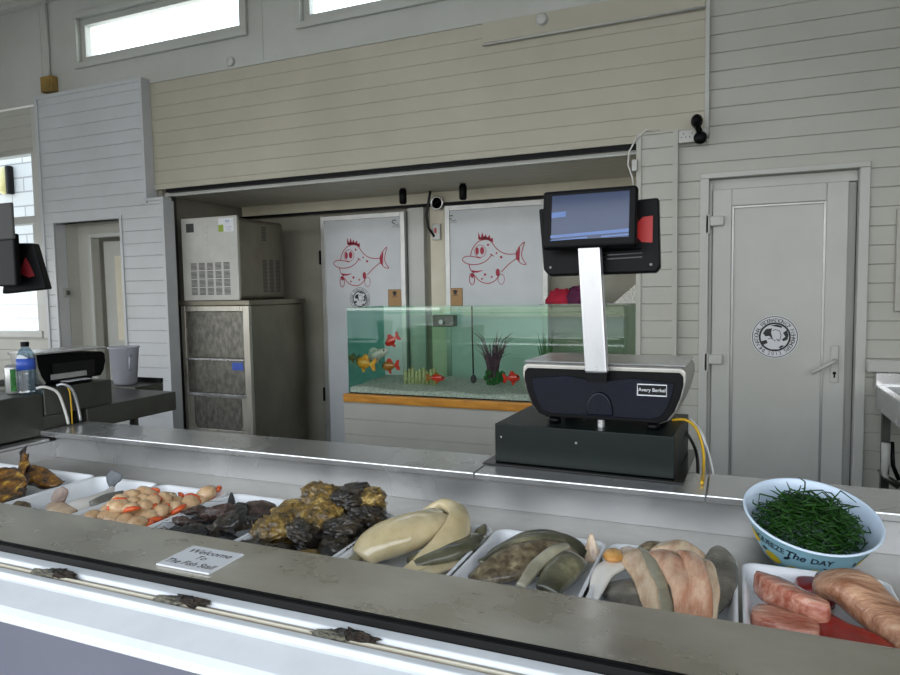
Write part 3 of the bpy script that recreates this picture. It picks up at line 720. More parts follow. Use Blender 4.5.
# plants
q = aty(493, 384, 4.42)
pl = thing('water_plant', 'purple grass like aquarium plant rising from a tuft of green moss', 'water plant', (q.x, 4.42, .76))
mb = MB()
for i in range(46):
    a = rnd.uniform(0, 2*PI); h = rnd.uniform(.22, .40); o = rnd.uniform(.03, .16); bx = q.x+rnd.uniform(-.02, .02); by = 4.42+rnd.uniform(-.02, .02)
    mb.tube([(bx, by, .80), (bx+.25*o*math.cos(a), by+.15*o*math.sin(a), .80+h*.45), (bx+.6*o*math.cos(a), by+.4*o*math.sin(a), .80+h*.8), (bx+1.05*o*math.cos(a), by+.8*o*math.sin(a), .80+h*.93)], [.004, .0045, .003, .0008], 5)
mb.build('blades', PLANTP, pl, smooth=True)
mb = MB()
for i in range(70):
    a = rnd.uniform(0, 2*PI); o = rnd.uniform(0, .07); h = rnd.uniform(.03, .11)
    mb.ell((q.x+.01+o*math.cos(a), 4.42+.7*o*math.sin(a), .765+h), .013, .013, .018, 7, 5)
mb.build('moss', PLANTG, pl, smooth=True)
q = aty(545, 372, 4.4)
pl2 = thing('water_plant', 'bright green aquarium plant just beside the body of the scale', 'water plant', (q.x, 4.45, .76))
mb = MB()
for i in range(26):
    a = rnd.uniform(0, 2*PI); o = rnd.uniform(.02, .10); h = rnd.uniform(.15, .42)
    mb.tube([(q.x, 4.45, .77), (q.x+.5*o*math.cos(a), 4.45+.4*o*math.sin(a), .77+h*.6), (q.x+o*math.cos(a), 4.45+.8*o*math.sin(a), .77+h)], [.004, .007, .001], 6)
mb.build('blades', PLANTG, pl2, smooth=True)

def aquarium_fish(name, label, x, y, Y, L, H, m, fm, face=1, tilt=0, yaw=0):
    q = aty(x, y, Y)
    t = thing(name, label, 'fish', (q.x, Y, q.z), 'aquarium fish', (0, -tilt*face, yaw))
    b = MB(); P = [(-.5, 0), (-.42, .5), (-.25, .85), (0, 1), (.2, .8), (.36, .35), (.42, .22)]
    b.sweep([(-face*u*L, 0, 0) for u, h in P], [max(.02, h)*H*.55 for u, h in P], [max(.03, h)*H for u, h in P], n=16)
    b.build('body', m, t, smooth=True, local=True)
    f = MB(); f.prism([(-face*u*L, v*H) for u, v in ((.38, .1), (.62, .6), (.75, .5), (.66, .05), (.74, -.45), (.6, -.55), (.38, -.1))], -.003, .003)
    f.build('tail_fin', fm, t, local=True)
    f = MB(); f.prism([(-face*u*L, v*H) for u, v in ((-.15, .46), (-.02, .8), (.15, .78), (.3, .3))], -.0025, .0025); f.build('dorsal_fin', fm, t, local=True)
    f = MB(); f.prism([(-face*u*L, v*H) for u, v in ((-.12, -.45), (0, -.85), (.12, -.75), (.1, -.4))], -.0025, .0025); f.build('pelvic_fin', fm, t, local=True)
    for sgn in (-1, 1):
        MB().ell((face*.37*L, sgn*.16*H, .12*H), .008, .005, .008, 10, 6).build('eye', BLACK, t, smooth=True, local=True)
    return t
aquarium_fish('goldfish', 'red goldfish swimming highest in the tank, its head up', 391, 341, 4.40, .11, .065, FISHR, FISHR, -1, -.55)
aquarium_fish('goldfish', 'orange and yellow goldfish beside the dark end glass of the tank', 364, 363, 4.34, .14, .085, FISHO, FISHO, -1, .15)
aquarium_fish('koi_carp', 'large pale koi swimming just above the bronze goldfish', 376, 355, 4.42, .22, .075, FISHW, FISHW, 1, .35)
aquarium_fish('goldfish', 'bronze goldfish with a red tail below the pale koi', 389, 366, 4.36, .12, .07, FISHD, FISHR, -1, -.1)
aquarium_fish('goldfish', 'dim bronze goldfish closest to the end glass of the tank', 353, 358, 4.42, .08, .05, FISHD, FISHD, -1, 0)
aquarium_fish('goldfish', 'red goldfish in front of the bamboo ornament', 437, 378, 4.32, .12, .05, FISHR, FISHD, 1, 0)
aquarium_fish('goldfish', 'red goldfish between the purple plant and the scale', 513, 378, 4.34, .10, .06, FISHR, FISHR, 1, .1)

# things lying on the tank's back edge
q = aty(568, 300, 4.74); lid = MB(); lid.box(-1.25, TX1-.012, 4.55, TY1, TZ1+.001, TZ1+.009)
tag(lid.build('cover_sheet', CLEARP), 'clear cover sheet on the fish tank with the crumpled cloths on it', 'cover')
def cloth(name, label, x, y, Y, rx, ry, rz, m, s):
    p_ = aty(x, y, Y); mb = MB()
    mb.ell((p_.x, Y, TZ1+.0095), rx, ry, rz, 40, 14, fn=lambda d: (1+.28*noise.noise(d*3+Vector((s, 0, 0)))+.14*noise.noise(d*9+Vector((0, s, 0)))))
    for v in mb.v: v.z = max(v.z, TZ1+.0095)
    tag(mb.build(name, m, smooth=True), label, 'cloth', 'cloths on the tank lid')
cloth('crumpled_cloth', 'crumpled red cloth on the tank lid nearest the fish drawing door', 560, 300, 4.66, .10, .07, .10, REDCL, 1)
cloth('crumpled_cloth', 'crumpled purple cloth on the tank lid behind the scale pole', 579, 298, 4.66, .11, .07, .115, PURCL, 6)
mb = MB(); a = aty(614, 304, 4.5); b = aty(638, 304, 4.5); c = aty(638, 279, 4.5)
mb.prism([(a.x-.02, TZ1+.0095), (b.x+.08, TZ1+.0095), (b.x+.08, c.z+.06), (b.x+.02, c.z+.01)], 4.60, 4.64)
tag(mb.build('foam_board', POLY), 'speckled white offcut of foam board standing on the tank beside the boarded column', 'board')

# ------------------------------------------------------------------ wall fittings
p = aty(697.5, 124, 4.1); q = aty(700.5, 138.5, 4.1)
cm = thing('security_camera', 'black security camera on a ball joint above the socket strip', 'camera', (q.x, 4.12, q.z))
MB().ell((p.x, 4.03, p.z), .032, .055, .037, 20, 12).build('camera_head', BLACK, cm, smooth=True)
MB().tube([(p.x, 4.06, p.z-.02), (p.x+.01, 4.09, (p.z+q.z)/2), (q.x, 4.10, q.z)], .017, 10).build('arm', BLACK, cm, smooth=True)
MB().ell((q.x, 4.075, q.z), .036, .026, .036, 18, 12).build('base', BLACK, cm, smooth=True)
ss = thing('socket_strip', 'white double socket strip on the wall below the security camera', 'socket', (-.235, 4.12, 2.29))
MB().box(-.298, -.145, 4.10, 4.149, 2.262, 2.335).build('plate', UPVC, ss, bevel=.004)
k = MB(); f3 = lambda u, v, h: (-.27+u, 4.10-h, 2.30+v)
for i in range(2):
    for u, v in ((0, .012), (-.012, -.008), (.012, -.008)): k.disc(u+.045*i, v, .003, .004, f3, 8)
k.build('pin_holes', BLACK, ss)
a = aty(636, 140, 4.09); b = aty(628, 165, 4.1); c = aty(633, 180, 4.1)
mb = MB(); mb.tube([aty(660, 131, 4.11), aty(646, 130, 4.10), aty(636, 139, 4.09), aty(629, 152, 4.09), aty(628, 165, 4.09), aty(632, 176, 4.09), aty(634, 190, 4.09)], .005, 6)
tag(mb.build('power_cable', WHTCAB, smooth=True), 'thin pale cable looping over the top of the boarded column', 'cable')
sw = aty(634, 166, 4.08)
mb = MB(); mb.box(sw.x-.012, sw.x+.02, 4.07, 4.0995, sw.z-.03, sw.z+.035); tag(mb.build('switch_box', UPVC, bevel=.004), 'small white switch box on the edge of the boarded column', 'switch')
jb = thing('junction_box', 'yellowed square junction box on top of the doorway panel', 'junction box', (-5.4, 4.13, 3.2))
MB().box(-5.475, -5.335, 4.07, 4.134, 3.19, 3.32).build('box_body', YELLOWB, jb, bevel=.008)
MB().box(-5.46, -5.35, 4.063, 4.07, 3.205, 3.305).build('cover', YELLOWB, jb, bevel=.003)
mb = MB(); mb.tube([(-5.42, 4.12, 3.321), (-5.42, 4.12, 3.94)], .012, 8); tag(mb.build('conduit_pipe', UPVC, smooth=True), 'white upright conduit rising from the yellowed junction box', 'conduit')
for x, y, Y, lab in ((231, 62, 4.135, 'small round white sensor stud on the wall below the strip windows'), (542, 19.5, 4.12, 'round white disc fixing on the cover board')):
    p = aty(x, y, Y if Y > 4.13 else 4.102); r = .035
    t = thing('wall_stud', lab, 'stud', (p.x, Y, p.z)); yy = Y if Y > 4.13 else 4.102
    MB().lathe([(r, 0), (r, .014), (r*.8, .022), (0, .024)], (p.x, yy, p.z), 24, M=Mx).build('cap', UPVC, t, smooth=True)
    MB().lathe([(r+.004, 0), (r+.004, .006)], (p.x, yy, p.z), 24, M=Mx).build('ring', ALU, t)

# sink and notice at the wall beside the door
sx0 = .675
sn = thing('steel_sink', 'steel sink with white upstand against the boarded wall beside the door', 'sink', (1.1, 3.9, 0))
MB().box(.655, 1.6, 4.07, 4.145, .985, 1.05).build('upstand_rail', UPVC, sn, bevel=.006)
MB().box(.69, 1.6, 4.05, 4.145, .90, .984).build('splashback', STEEL, sn, bevel=.003)
mb = MB(); mb.box(.69, .73, 3.45, 4.05, .80, .92); mb.box(.73, 1.6, 3.45, 3.49, .80, .92); mb.box(.73, 1.6, 4.0, 4.05, .80, .92); mb.box(.73, 1.6, 3.49, 4.0, .80, .82)
mb.build('basin', STEEL, sn, bevel=.006)
for x, y in ((.73, 3.5), (.73, 4.0), (1.55, 3.5), (1.55, 4.0)): MB().box(x-.018, x+.018, y-.018, y+.018, 0, .80).build('leg', STEELG, sn)
nb = MB(); nb.box(.775, 1.3, 4.115, 4.149, 1.30, 1.83); tag(nb.build('notice_board', WHITE_R, bevel=.004), 'flat pale notice board on the boarded wall above the sink', 'board')
br_ = thing('cleaning_brush', 'white handled brush hanging by the sink leg', 'brush', (.745, 3.9, .45))
MB().tube([aty(886, 443, 3.9), aty(885.5, 460, 3.9), aty(884, 474, 3.9), aty(892, 484, 3.9)], [.022, .02, .016, .01], 10).build('handle', UPVC, br_, smooth=True)
MB().tube([aty(878, 470, 3.9), aty(888, 479, 3.9), aty(899, 486, 3.9)], [.006, .016, .02], 8).build('bristles', STEELG, br_, smooth=True)
MB().tube([aty(892, 442, 3.92), aty(893, 466, 3.92), aty(899, 480, 3.92)], .01, 8).build('strap', BLACK, br_, smooth=True)

# ------------------------------------------------------------------ display counter
CX0, CX1 = -2.56, 1.9
dc = thing('display_counter', 'long stainless steel serving counter with a sunken well for the fish trays', 'counter', (-.5, 1.5, 0))
mb = MB(); mb.prism([(.972, .898), (1.165, .898), (1.173, .89), (1.173, .80), (1.167, .80), (1.167, .885), (.972, .885)], -3.6, CX1, 'x')
mb.build('front_ledge', STEELW, dc, bevel=.003)
MB().box(CX0, CX1, 1.174, 1.885, .775, .7895).build('well_floor', STEELD, dc)
mb = MB(); mb.prism([(1.882, .79), (1.888, .79), (1.888, .876), (1.882, .876)], CX0, CX1, 'x'); mb.build('back_panel', STEEL, dc)
mb = MB(); mb.box(CX0-.06, -.715, 1.858, 2.08, .877, .90); mb.box(-.714, -.06, 1.862, 2.08, .877, .898); mb.box(-.059, CX1, 1.858, 2.08, .877, .90)
mb.build('back_ledge', STEEL, dc, bevel=.004)
mb = MB(); mb.box(CX0-.025, CX0, 1.174, 1.885, .775, .86); mb.build('end_panel', STEEL, dc)
mb = MB(); mb.box(CX0-.05, CX0-.001, 1.174, 1.856, .861, .873); mb.build('end_trim', STEEL, dc, bevel=.003)
MB().box(CX0, CX1, .985, 2.05, .02, .774).build('cabinet', STEELG, dc)
mb = MB(); mb.prism([(.945, .886), (.950, .903), (.956, .903), (.958, .892), (.964, .892), (.966, .901), (.9715, .901), (.9715, .886)], -3.6, CX1, 'x')
mb.build('rubber_channel', RUBBER, dc)
# sill of the hatch
mb = MB(); mb.prism([(.944, .866), (.944, .893), (.918, .893), (.914, .884), (.888, .884), (.884, .893), (.868, .8935), (.862, .886), (.858, .8835), (.80, .872), (.788, .864), (.783, .852), (.79, .846), (.944, .846)], -3.6, CX1, 'x')
sl = st(mb.build('window_sill_hatch', SILL, bevel=.0025)); sl.name = 'trim_12'
mb = MB(); mb.box(-3.6, CX1, .8885, .9145, .8843, .8853); mb.build('track_bed', DIRTY, sl)
mb = MB(); mb.tube([(-3.6, .901, .8872), (CX1, .901, .8872)], .0028, 6); mb.build('track_bead', CREAM, sl)
st(MB().box(-6.6, 2.4, .792, .94, -.12, .8455).build('wall_counter_front', GREYAP))
mb = MB(); mb.prism([(.772, .799), (.77, .80), (.735, .60), (.74, .60)], -3.6, CX1, 'x')
for i, (x, y, lab) in enumerate(((70, 568, 'corroded roller bracket in the sill track farthest from the fish counter sign'), (192, 596, 'corroded roller bracket in the sill track straight below the welcome sign'), (352, 629, 'corroded roller bracket in the sill track under the oyster tray'))):
    p = atz(x, y, .886)
    t = thing('roller_bracket', lab, 'bracket', (p.x, .902, .885), 'sill roller brackets')
    b = MB(); b.ell((p.x-.018, .899, .890), .034, .014, .007, 18, 10, fn=lambda d: 1+.5*noise.noise(d*4+Vector((i*3, 0, 0)))); b.build('slider', BRACK, t)
    b = MB(); b.ell((p.x+.022, .908, .892), .040, .012, .008, 18, 10, fn=lambda d: 1+.6*noise.noise(d*5+Vector((i*5, 2, 0)))); b.build('grime', DIRTBK, t)
    b = MB(); b.lathe([(.006, 0), (.006, .006), (.004, .007)], (p.x+.004, .901, .8955), 10); b.build('pin', STEELG, t)
# welcome sign
q = [atz(159, 563, .899), atz(191, 545, .899), atz(242, 554, .899), atz(212, 573, .899)]
cx = (-1.077-.938)/2; cy = (1.0+1.096)/2
sg = thing('welcome_sign', 'small white rectangular plate lettered Welcome To The Fish Stall lying on the steel ledge', 'sign', (cx-.004, 1.048, .8985), rot=(0, 0, 0))
b = MB(); b.box(-.069, .069, -.052, .052, 0, .0045); b.build('plate', STICKW, sg, local=True, bevel=.0012)
k = MB()
k.text('Welcome', .026, lambda u, v, h: (u, .027+v, .0047), shear=.25, sx=1.1, bold=.012); k.text('To', .024, lambda u, v, h: (u, .001+v, .0047), shear=.25, bold=.012); k.text('The Fish Stall', .026, lambda u, v, h: (u-.002, -.029+v, .0047), shear=.25, sx=.9, bold=.012)
k.build('lettering', BLKINK, sg, local=True)

# ------------------------------------------------------------------ scale on its box
wb = thing('scale_riser', 'low dark green metal riser box under the counter scale', 'box', (-.412, 2.15, .9), rot=(0, 0, -.045))
b = MB(); b.box(-.272, .272, -.17, .20, .0035, .126); b.build('box_body', BOXM, wb, local=True, bevel=.003)
b = MB(); b.box(-.305, .30, -.196, .22, .0005, .0032); b.build('base_sheet', BLACKG, wb, local=True)
b = MB()
for x in (-.25, -.01): b.lathe([(.004, 0), (.003, .002)], (x, -.1702, .085), 8, M=Mx)
b.build('screw', STEEL, wb, local=True)

ws = thing('counter_scale', 'silver and navy counter scale with a black screen on an aluminium pole', 'scale', (-.365, 2.06, 1.0265), rot=(0, 0, -.03))
W2_ = .247
prof = [(-.175, .022), (.175, .022), (.2, .034), (.222, .065), (.238, .11), (.247, .15), (.246, .178), (.236, .19), (-.236, .19), (-.246, .178), (-.247, .15), (-.238, .11), (-.222, .065), (-.2, .034)]
b = MB(); b.prism(prof, -.03, .25); b.build('body_shell', SILVER, ws, local=True, bevel=.008, seg=3)
b = MB(); b.prism([(x*.965, .022+(z-.022)*.90+.002) for x, z in prof], -.037, -.0305); b.build('front_bezel', BLACK, ws, local=True, bevel=.003)
pn = [(-.150, .036), (.150, .036), (.178, .046), (.196, .075), (.208, .11), (.214, .145), (.10, .156), (0, .142), (-.10, .156), (-.214, .145), (-.208, .11), (-.196, .075), (-.178, .046)]
b = MB(); b.prism(pn, -.041, -.0375); np_ = b.build('front_panel', NAVY, ws, local=True, bevel=.0015)
b = MB(); b.prism([(.045*math.cos(a)*.9, .04+.07*max(0, math.sin(a))**.8) for a in [PI*i/14 for i in range(15)]], -.050, -.0415); b.build('arch_cover', NAVY, ws, local=True, bevel=.006, seg=3)
fb = lambda u, v, h: (.152+u, -.0412-h, .123+v)
b = MB(); b.poly([(-.042, -.017), (.042, -.017), (.042, .017), (-.042, .017)], fb, .0006); bd = b.build('badge', BLACKG, ws, local=True)
b = MB(); b.ribbon([(-.041, -.016), (.041, -.016), (.041, .016), (-.041, .016), (-.041, -.0175)], .0035, fb, 0, .001); b.text('Avery Berkel', .0145, fb, th=.0012, bold=.008); b.build('badge_print', STICKW, bd, local=True)
b = MB(); b.box(-.242, .242, -.025, .26, .1905, .1965); b.build('weighing_plate', STEEL, ws, local=True, bevel=.004)
for x in (-.15, .15):
    for y in (0, .2): b = MB(); b.lathe([(.018, 0), (.02, .012), (.012, .0218)], (x, y, 0), 16); b.build('foot', BLACK, ws, local=True, smooth=True)
b = MB(); b.lathe([(.012, 0), (.012, .035)], (0, -.02, .0), 12); b.build('level_screw', STEEL, ws, local=True)
px = -.002
po = MB(); po.box(px-.033, px+.033, -.085, -.051, .172, .56); po = po.build('pole', POLE, ws, local=True, bevel=.006)
for v in po.data.vertices:
    v.co.x += -.022*(v.co.z-.172)/.39
b = MB(); b.box(px-.03, px+.03, -.075, -.0415, .145, .1715); b.build('pole_foot', BLACK, ws, local=True)
b = MB(); b.lathe([(.007, 0), (.006, .003)], (px, -.0852, .186), 12, M=Mx); b.build('pole_screw', STEEL, ws, local=True)
# customer display
sc_ = MB(); RT = Matrix.Rotation(-.12, 4, 'X')
dsp = MB(); dsp.box(-.138, .138, -.014, .02, -.087, .087); dsp.move(Matrix.Translation((-.024, -.072, .625)) @ RT)
dsp = dsp.build('customer_display', BLACK, ws, local=True, bevel=.010, seg=3)
b = MB(); b.box(-.108, .118, -.0165, -.0138, -.062, .07); b.move(Matrix.Translation((-.024, -.072, .625)) @ RT); b.build('screen', SCREEN, dsp, local=True)
b = MB(); b.quad((-.11, -.0172, -.056), (.118, -.0172, -.048), (.118, -.0172, -.038), (-.11, -.0172, -.048)); b.quad((-.11, -.0172, -.064), (-.0, -.0172, -.061), (-.0, -.0172, -.056), (-.11, -.0172, -.062)); b.quad((.04, -.0172, -.060), (.118, -.0172, -.058), (.118, -.0172, -.052), (.04, -.0172, -.056))
b.quad((-.108, -.0172, .004), (-.065, -.0172, .006), (-.065, -.0172, .022), (-.108, -.0172, .02))
b.move(Matrix.Translation((-.024, -.072, .625)) @ RT); b.build('screen_bar', SCREENB, dsp, local=True)
# staff display seen from behind
b = MB(); b.prism([(-.168, .085), (.192, .095), (.2, -.105), (.19, -.122), (-.13, -.125), (-.148, -.105)], 0, .035)
MT = Matrix.Translation((-.03, -.012, .587)) @ Matrix.Rotation(-.1, 4, 'X'); b.move(MT)
sdsp = b.build('staff_display', BLACK, ws, local=True, bevel=.006, seg=3)
b = MB(); f4 = lambda u, v, h: tuple(MT @ Vector((u, -h, v)))
b.poly([(.178, -.036), (.178, .042), (.150, .040), (.136, .026), (.130, .003), (.136, -.02), (.148, -.034)], f4, .002)
b.build('red_disc', REDP, sdsp, local=True)
b = MB()
for i in range(3): b.poly([(-.02+.0, -.06-.012*i), (.15, -.055-.012*i), (.15, -.051-.012*i), (-.02, -.056-.012*i)], f4, .002)
b.build('vent_slots', BLACKG, sdsp, local=True)
for u in (-.125, .175): b = MB(); b.disc(u, -.1, .004, .004, f4, 10, .002); b.build('screw', STEELG, sdsp, local=True)
# cables from the scale
def cable(name, label, pts, r, m):
    n_ = len(pts); P = [Vector(p) for p in pts]
    out = []
    for i in range(n_-1):
        p0, p1, p2, p3 = P[max(0, i-1)], P[i], P[i+1], P[min(n_-1, i+2)]
        for k in range(5):
            f = k/5; out.append(.5*((2*p1)+(p2-p0)*f+(2*p0-5*p1+4*p2-p3)*f*f+(3*p1-p0-3*p2+p3)*f**3))
    out.append(P[-1]); mb = MB(); mb.tube(out, r, 8)
    return tag(mb.build(name, m, smooth=True), label, 'cable')
cable('scale_cable', 'yellow cable drooping from the back of the counter scale to the ledge', [aty(672, 420, 2.2), aty(686, 420, 2.2), aty(697, 430, 2.19), aty(703, 450, 2.17), aty(703.5, 470, 2.12), atz(702, 483, .905)], .0045, YELCAB)
cable('scale_cable', 'white cable drooping outermost from the back of the counter scale', [aty(690, 419, 2.25), aty(701, 432, 2.23), aty(709, 455, 2.2), aty(714, 478, 2.13)], .004, WHTCAB)
cable('scale_cable', 'pale grey cable drooping between the yellow and white scale cables', [aty(684, 420, 2.24), aty(698, 428, 2.22), aty(707, 452, 2.2), aty(711, 477, 2.12)], .003, POLE)
cable('scale_cable', 'black cable tucked closest to the riser box of the scale', [aty(680, 425, 2.27), aty(691, 440, 2.26), aty(697, 456, 2.22), aty(698, 478, 2.08)], .005, BLKCAB)

# ------------------------------------------------------------------ second service point at the counter end
lc = thing('side_cabinet', 'grey steel side cabinet at the end of the fish counter under the water bottle', 'cabinet', (-3.0, 1.4, 0))
MB().box(-3.4, -2.622, 1.18, 1.880, .876, 1.052).build('cabinet_top', STEELG, lc, bevel=.006)
MB().box(-3.40, -3.0, 1.18, 1.60, 1.0525, 1.060).build('white_mat', TRAY, lc, bevel=.002)
MB().box(-3.4, -2.64, 1.18, 1.855, .02, .87).build('cabinet_base', STEELG, lc)
bench = thing('scale_bench', 'dark steel bench running on beyond the side cabinet under the small scale', 'bench', (-2.9, 2.2, 0))
MB().box(-3.4, -2.625, 2.082, 2.6, .86, .955).build('bench_top', STEELG, bench, bevel=.005)
MB().box(-3.4, -2.623, 1.862, 2.0, .9, .955).build('bench_end', STEELG, bench, bevel=.004)
MB().box(-3.3, -3.2, 2.2, 2.5, 0, .86).build('bench_leg', STEELG, bench)
ls_box = thing('scale_riser', 'dark grey riser box under the small label printing scale at the counter end', 'box', (-2.85, 2.05, .955))
MB().box(-3.1, -2.622, 1.885, 2.215, .9555, 1.068).build('box_body', STEELG, ls_box, bevel=.004)
ls = thing('label_scale', 'black label printing scale with silver end cap beside the water bottle', 'scale', (-2.85, 2.05, 1.069))
fpf = [(1.925, 1.086), (2.195, 1.086), (2.212, 1.11), (2.224, 1.15), (2.222, 1.186), (2.21, 1.196), (1.895, 1.208), (1.885, 1.20), (1.888, 1.16), (1.90, 1.115)]
b = MB(); b.prism(fpf, -2.80, -2.66, 'x'); b.build('body_shell', BLACK, ls, bevel=.006)
b = MB(); b.prism([(1.87, 1.22), (1.878, 1.16), (1.895, 1.105), (1.915, 1.08), (1.925, 1.086), (1.905, 1.118), (1.892, 1.16), (1.888, 1.215)], -2.80, -2.655, 'x'); b.build('end_cap', SILVER, ls, bevel=.003)
b = MB(); b.box(-2.82, -2.652, 1.875, 2.222, 1.2085, 1.219); b.build('weighing_plate', STEEL, ls, bevel=.003)
b = MB(); b.box(-2.6605, -2.656, 1.955, 2.16, 1.09, 1.165); pr_ = b.build('printer_slot', BLACKG, ls)
b = MB(); b.box(-2.656, -2.652, 1.945, 2.115, 1.098, 1.12); b.build('label_strip', ALU, pr_)
b = MB(); b.box(-2.653, -2.60, 1.985, 2.10, 1.0865, 1.088); b.build('paper_label', STICKW, ls)
b = MB(); b.box(-3.0, -2.7, 1.93, 2.18, 1.0692, 1.0855); b.build('feet_plate', BLACK, ls)
b = MB(); b.tube([(-2.87, 1.845, .0+1.053), (-2.86, 1.835, 1.40), (-2.82, 1.80, 1.50)], [.02, .02, .02], 10); b.build('pole', ALU, ls, smooth=True)
# tilted screens of the small scale
q1, q2, q3, q4 = aty(6, 243, 1.85), aty(33, 243, 1.87), aty(46.5, 289, 1.9), aty(2, 294, 1.85)
b = MB(); th = Vector((-.03, .05, 0))
vv = [q1, q2, q3, q4]; b.add(vv+[v+th for v in vv], [(3, 2, 1, 0), (4, 5, 6, 7), (0, 1, 5, 4), (1, 2, 6, 5), (2, 3, 7, 6), (3, 0, 4, 7)])
s2 = b.build('staff_display', BLACK, ls, bevel=.006)
nrm = (q2-q1).cross(q4-q1).normalized(); nrm = nrm if nrm.y < 0 else -nrm
def inq(u, v): return (q1*(1-u)+q2*u)*(1-v)+(q4*(1-u)+q3*u)*v
b = MB(); b.add([inq(.44+.38*u, .30+.42*v)+nrm*.003 for u, v in ((0, .5), (.1, .25), (.35, .06), (.6, 0), (.8, .3), (.95, .75), (1, .95), (.6, 1), (.2, .85), (.04, .7))], [tuple(range(10))]); b.build('red_disc', DIMRED, s2)
q1b, q2b = aty(-8, 201, 1.80), aty(11, 202, 1.80)
b = MB(); b.box(q1b.x-.05, q2b.x, 1.80, 1.812, q2b.z-.145, q2b.z); b.build('customer_display', DKVENT, ls, bevel=.006)
b = MB(); b.box(q1b.x-.05, q2b.x-.02, 1.813, 1.84, q2b.z-.33, q2b.z-.12); b.build('display_joint', BLACK, ls, bevel=.006)
cable('printer_cable', 'white cable looping over the riser of the label scale, outer of two', [(-2.63, 1.86, 1.075), (-2.612, 1.885, 1.078), (-2.60, 1.93, 1.05), (-2.598, 1.955, .98), (-2.59, 1.965, .91)], .006, WHTCAB)
cable('printer_cable', 'pale cable crossing the riser of the label scale beside its printed strip', [(-2.63, 1.95, 1.074), (-2.614, 1.97, 1.078), (-2.602, 2.0, 1.05), (-2.60, 2.02, .98), (-2.60, 2.03, .912)], .007, POLE)
cable('printer_cable', 'thin yellow cable hanging between the pale cables of the label scale', [(-2.615, 1.985, 1.071), (-2.604, 1.99, 1.04), (-2.60, 1.99, .97), (-2.60, 1.99, .905)], .003, YELCAB)
# bottle and glass
bp = (-2.658, 1.843)
bt = thing('water_bottle', 'clear plastic water bottle with blue label and black cap on the side cabinet', 'bottle', (bp[0], bp[1], 1.0605-.008))
zb = 1.0527
prof = [(0, 0), (.03, 0), (.034, .006)]
for i in range(5): prof += [(.034, .012+i*.017), (.031, .0205+i*.017)]
prof += [(.034, .10), (.034, .15), (.031, .165), (.02, .185), (.0135, .195), (.0135, .203)]
MB().lathe(prof, (*bp, zb), 24).build('bottle_body', BOTTLE, bt, smooth=True)
MB().lathe([(.0345, .102), (.0345, .148)], (*bp, zb), 24).build('label', LABELB, bt, smooth=True)
MB().lathe([(.0155, .196), (.0155, .213), (.014, .215)], (*bp, zb), 20).build('cap', BLACK, bt)
gp = (-2.735, 1.842)
gl = thing('drinks_can', 'silver and green drinks can next to the water bottle', 'can', (gp[0], gp[1], zb))
MB().lathe([(.026, 0), (.033, .008), (.033, .108), (.027, .118), (.025, .116)], (*gp, zb), 24).build('can_body', ALU, gl, smooth=True)
k = MB()
for a in (2.2, 4.1, 5.6): k.add([(gp[0]+.0334*math.cos(a+d), gp[1]+.0334*math.sin(a+d), zb+z) for z in (.012, .104) for d in (-.3, -.1, .1, .3)], [(0, 1, 5, 4), (1, 2, 6, 5), (2, 3, 7, 6)])
k.build('can_print', PLANTG, gl)
# table with tub
tb = thing('side_table', 'dark steel side table beyond the label scale carrying the clear tub', 'table', (-2.75, 2.5, 0))
MB().box(-3.5, aty(163, 378, 2.8).x, 2.61, 2.80, .93, .962).build('table_top', STEELG, tb, bevel=.003)
q = aty(163, 378, 2.8)
MB().box(-3.12, q.x, 2.785, 2.80, .963, q.z).build('upstand', BLACK, tb)
MB().box(-3.5, q.x-.002, 2.612, 2.80, .905, .9295).build('apron', STEELG, tb)
for x in (-3.4, -3.0): MB().box(x-.016, x+.016, 2.65, 2.68, 0, .905).build('leg', STEELG, tb)
q = aty(123, 393, 2.68)
tu = thing('clear_tub', 'cloudy clear plastic tub standing on the dark side table', 'tub', (q.x, 2.69, .9625))
b = MB(); z0 = .9628
b.lathe([(0, 0), (.055, 0), (.06, .01), (.076, .195), (.082, .2), (.082, .206), (.074, .206), (.07, .19), (.056, .012), (0, .006)], (q.x, 2.70, z0), 32); b.build('tub_body', JUGM, tu, smooth=True)
b = MB(); b.tube([(q.x+.07, 2.68, z0+.16), (q.x+.085, 2.66, z0+.15), (q.x+.083, 2.66, z0+.10), (q.x+.062, 2.68, z0+.08)], .006, 8); b.build('handle', JUGM, tu, smooth=True)

# ------------------------------------------------------------------ trays and fish
TZ = .7905
TY_0, TY_1 = 1.20, 1.60
def tray_mesh():
    b = MB(); w, d, h = .139, (TY_1-TY_0)/2, .052
    def ringp(ins, z, r, n=6):
        o = []
        for sx, sy, a0 in ((1, 1, 0), (-1, 1, PI/2), (-1, -1, PI), (1, -1, 1.5*PI)):
            for i in range(n+1):
                a = a0+PI/2*i/n
                o.append((sx*(w-ins-r)+r*math.cos(a), sy*(d-ins-r)+r*math.sin(a), z))
        return o
    R = [ringp(.016, 0, .03), ringp(.004, h*.8, .03), ringp(0, h-.004, .03), ringp(.0015, h, .03), ringp(.006, h, .028), ringp(.010, h-.006, .026), ringp(.02, .006, .026)]
    n = len(R[0]); vs = [v for r in R for v in r]; fs = []
    for j in range(len(R)-1):
        for i in range(n): fs.append((j*n+i, j*n+(i+1) % n, (j+1)*n+(i+1) % n, (j+1)*n+i))
    fs.append(tuple(range(n))[::-1]); fs.append(tuple((len(R)-1)*n+i for i in range(n)))
    return b.add(vs, fs)
def tx(k): return .02-.285*k+.1425
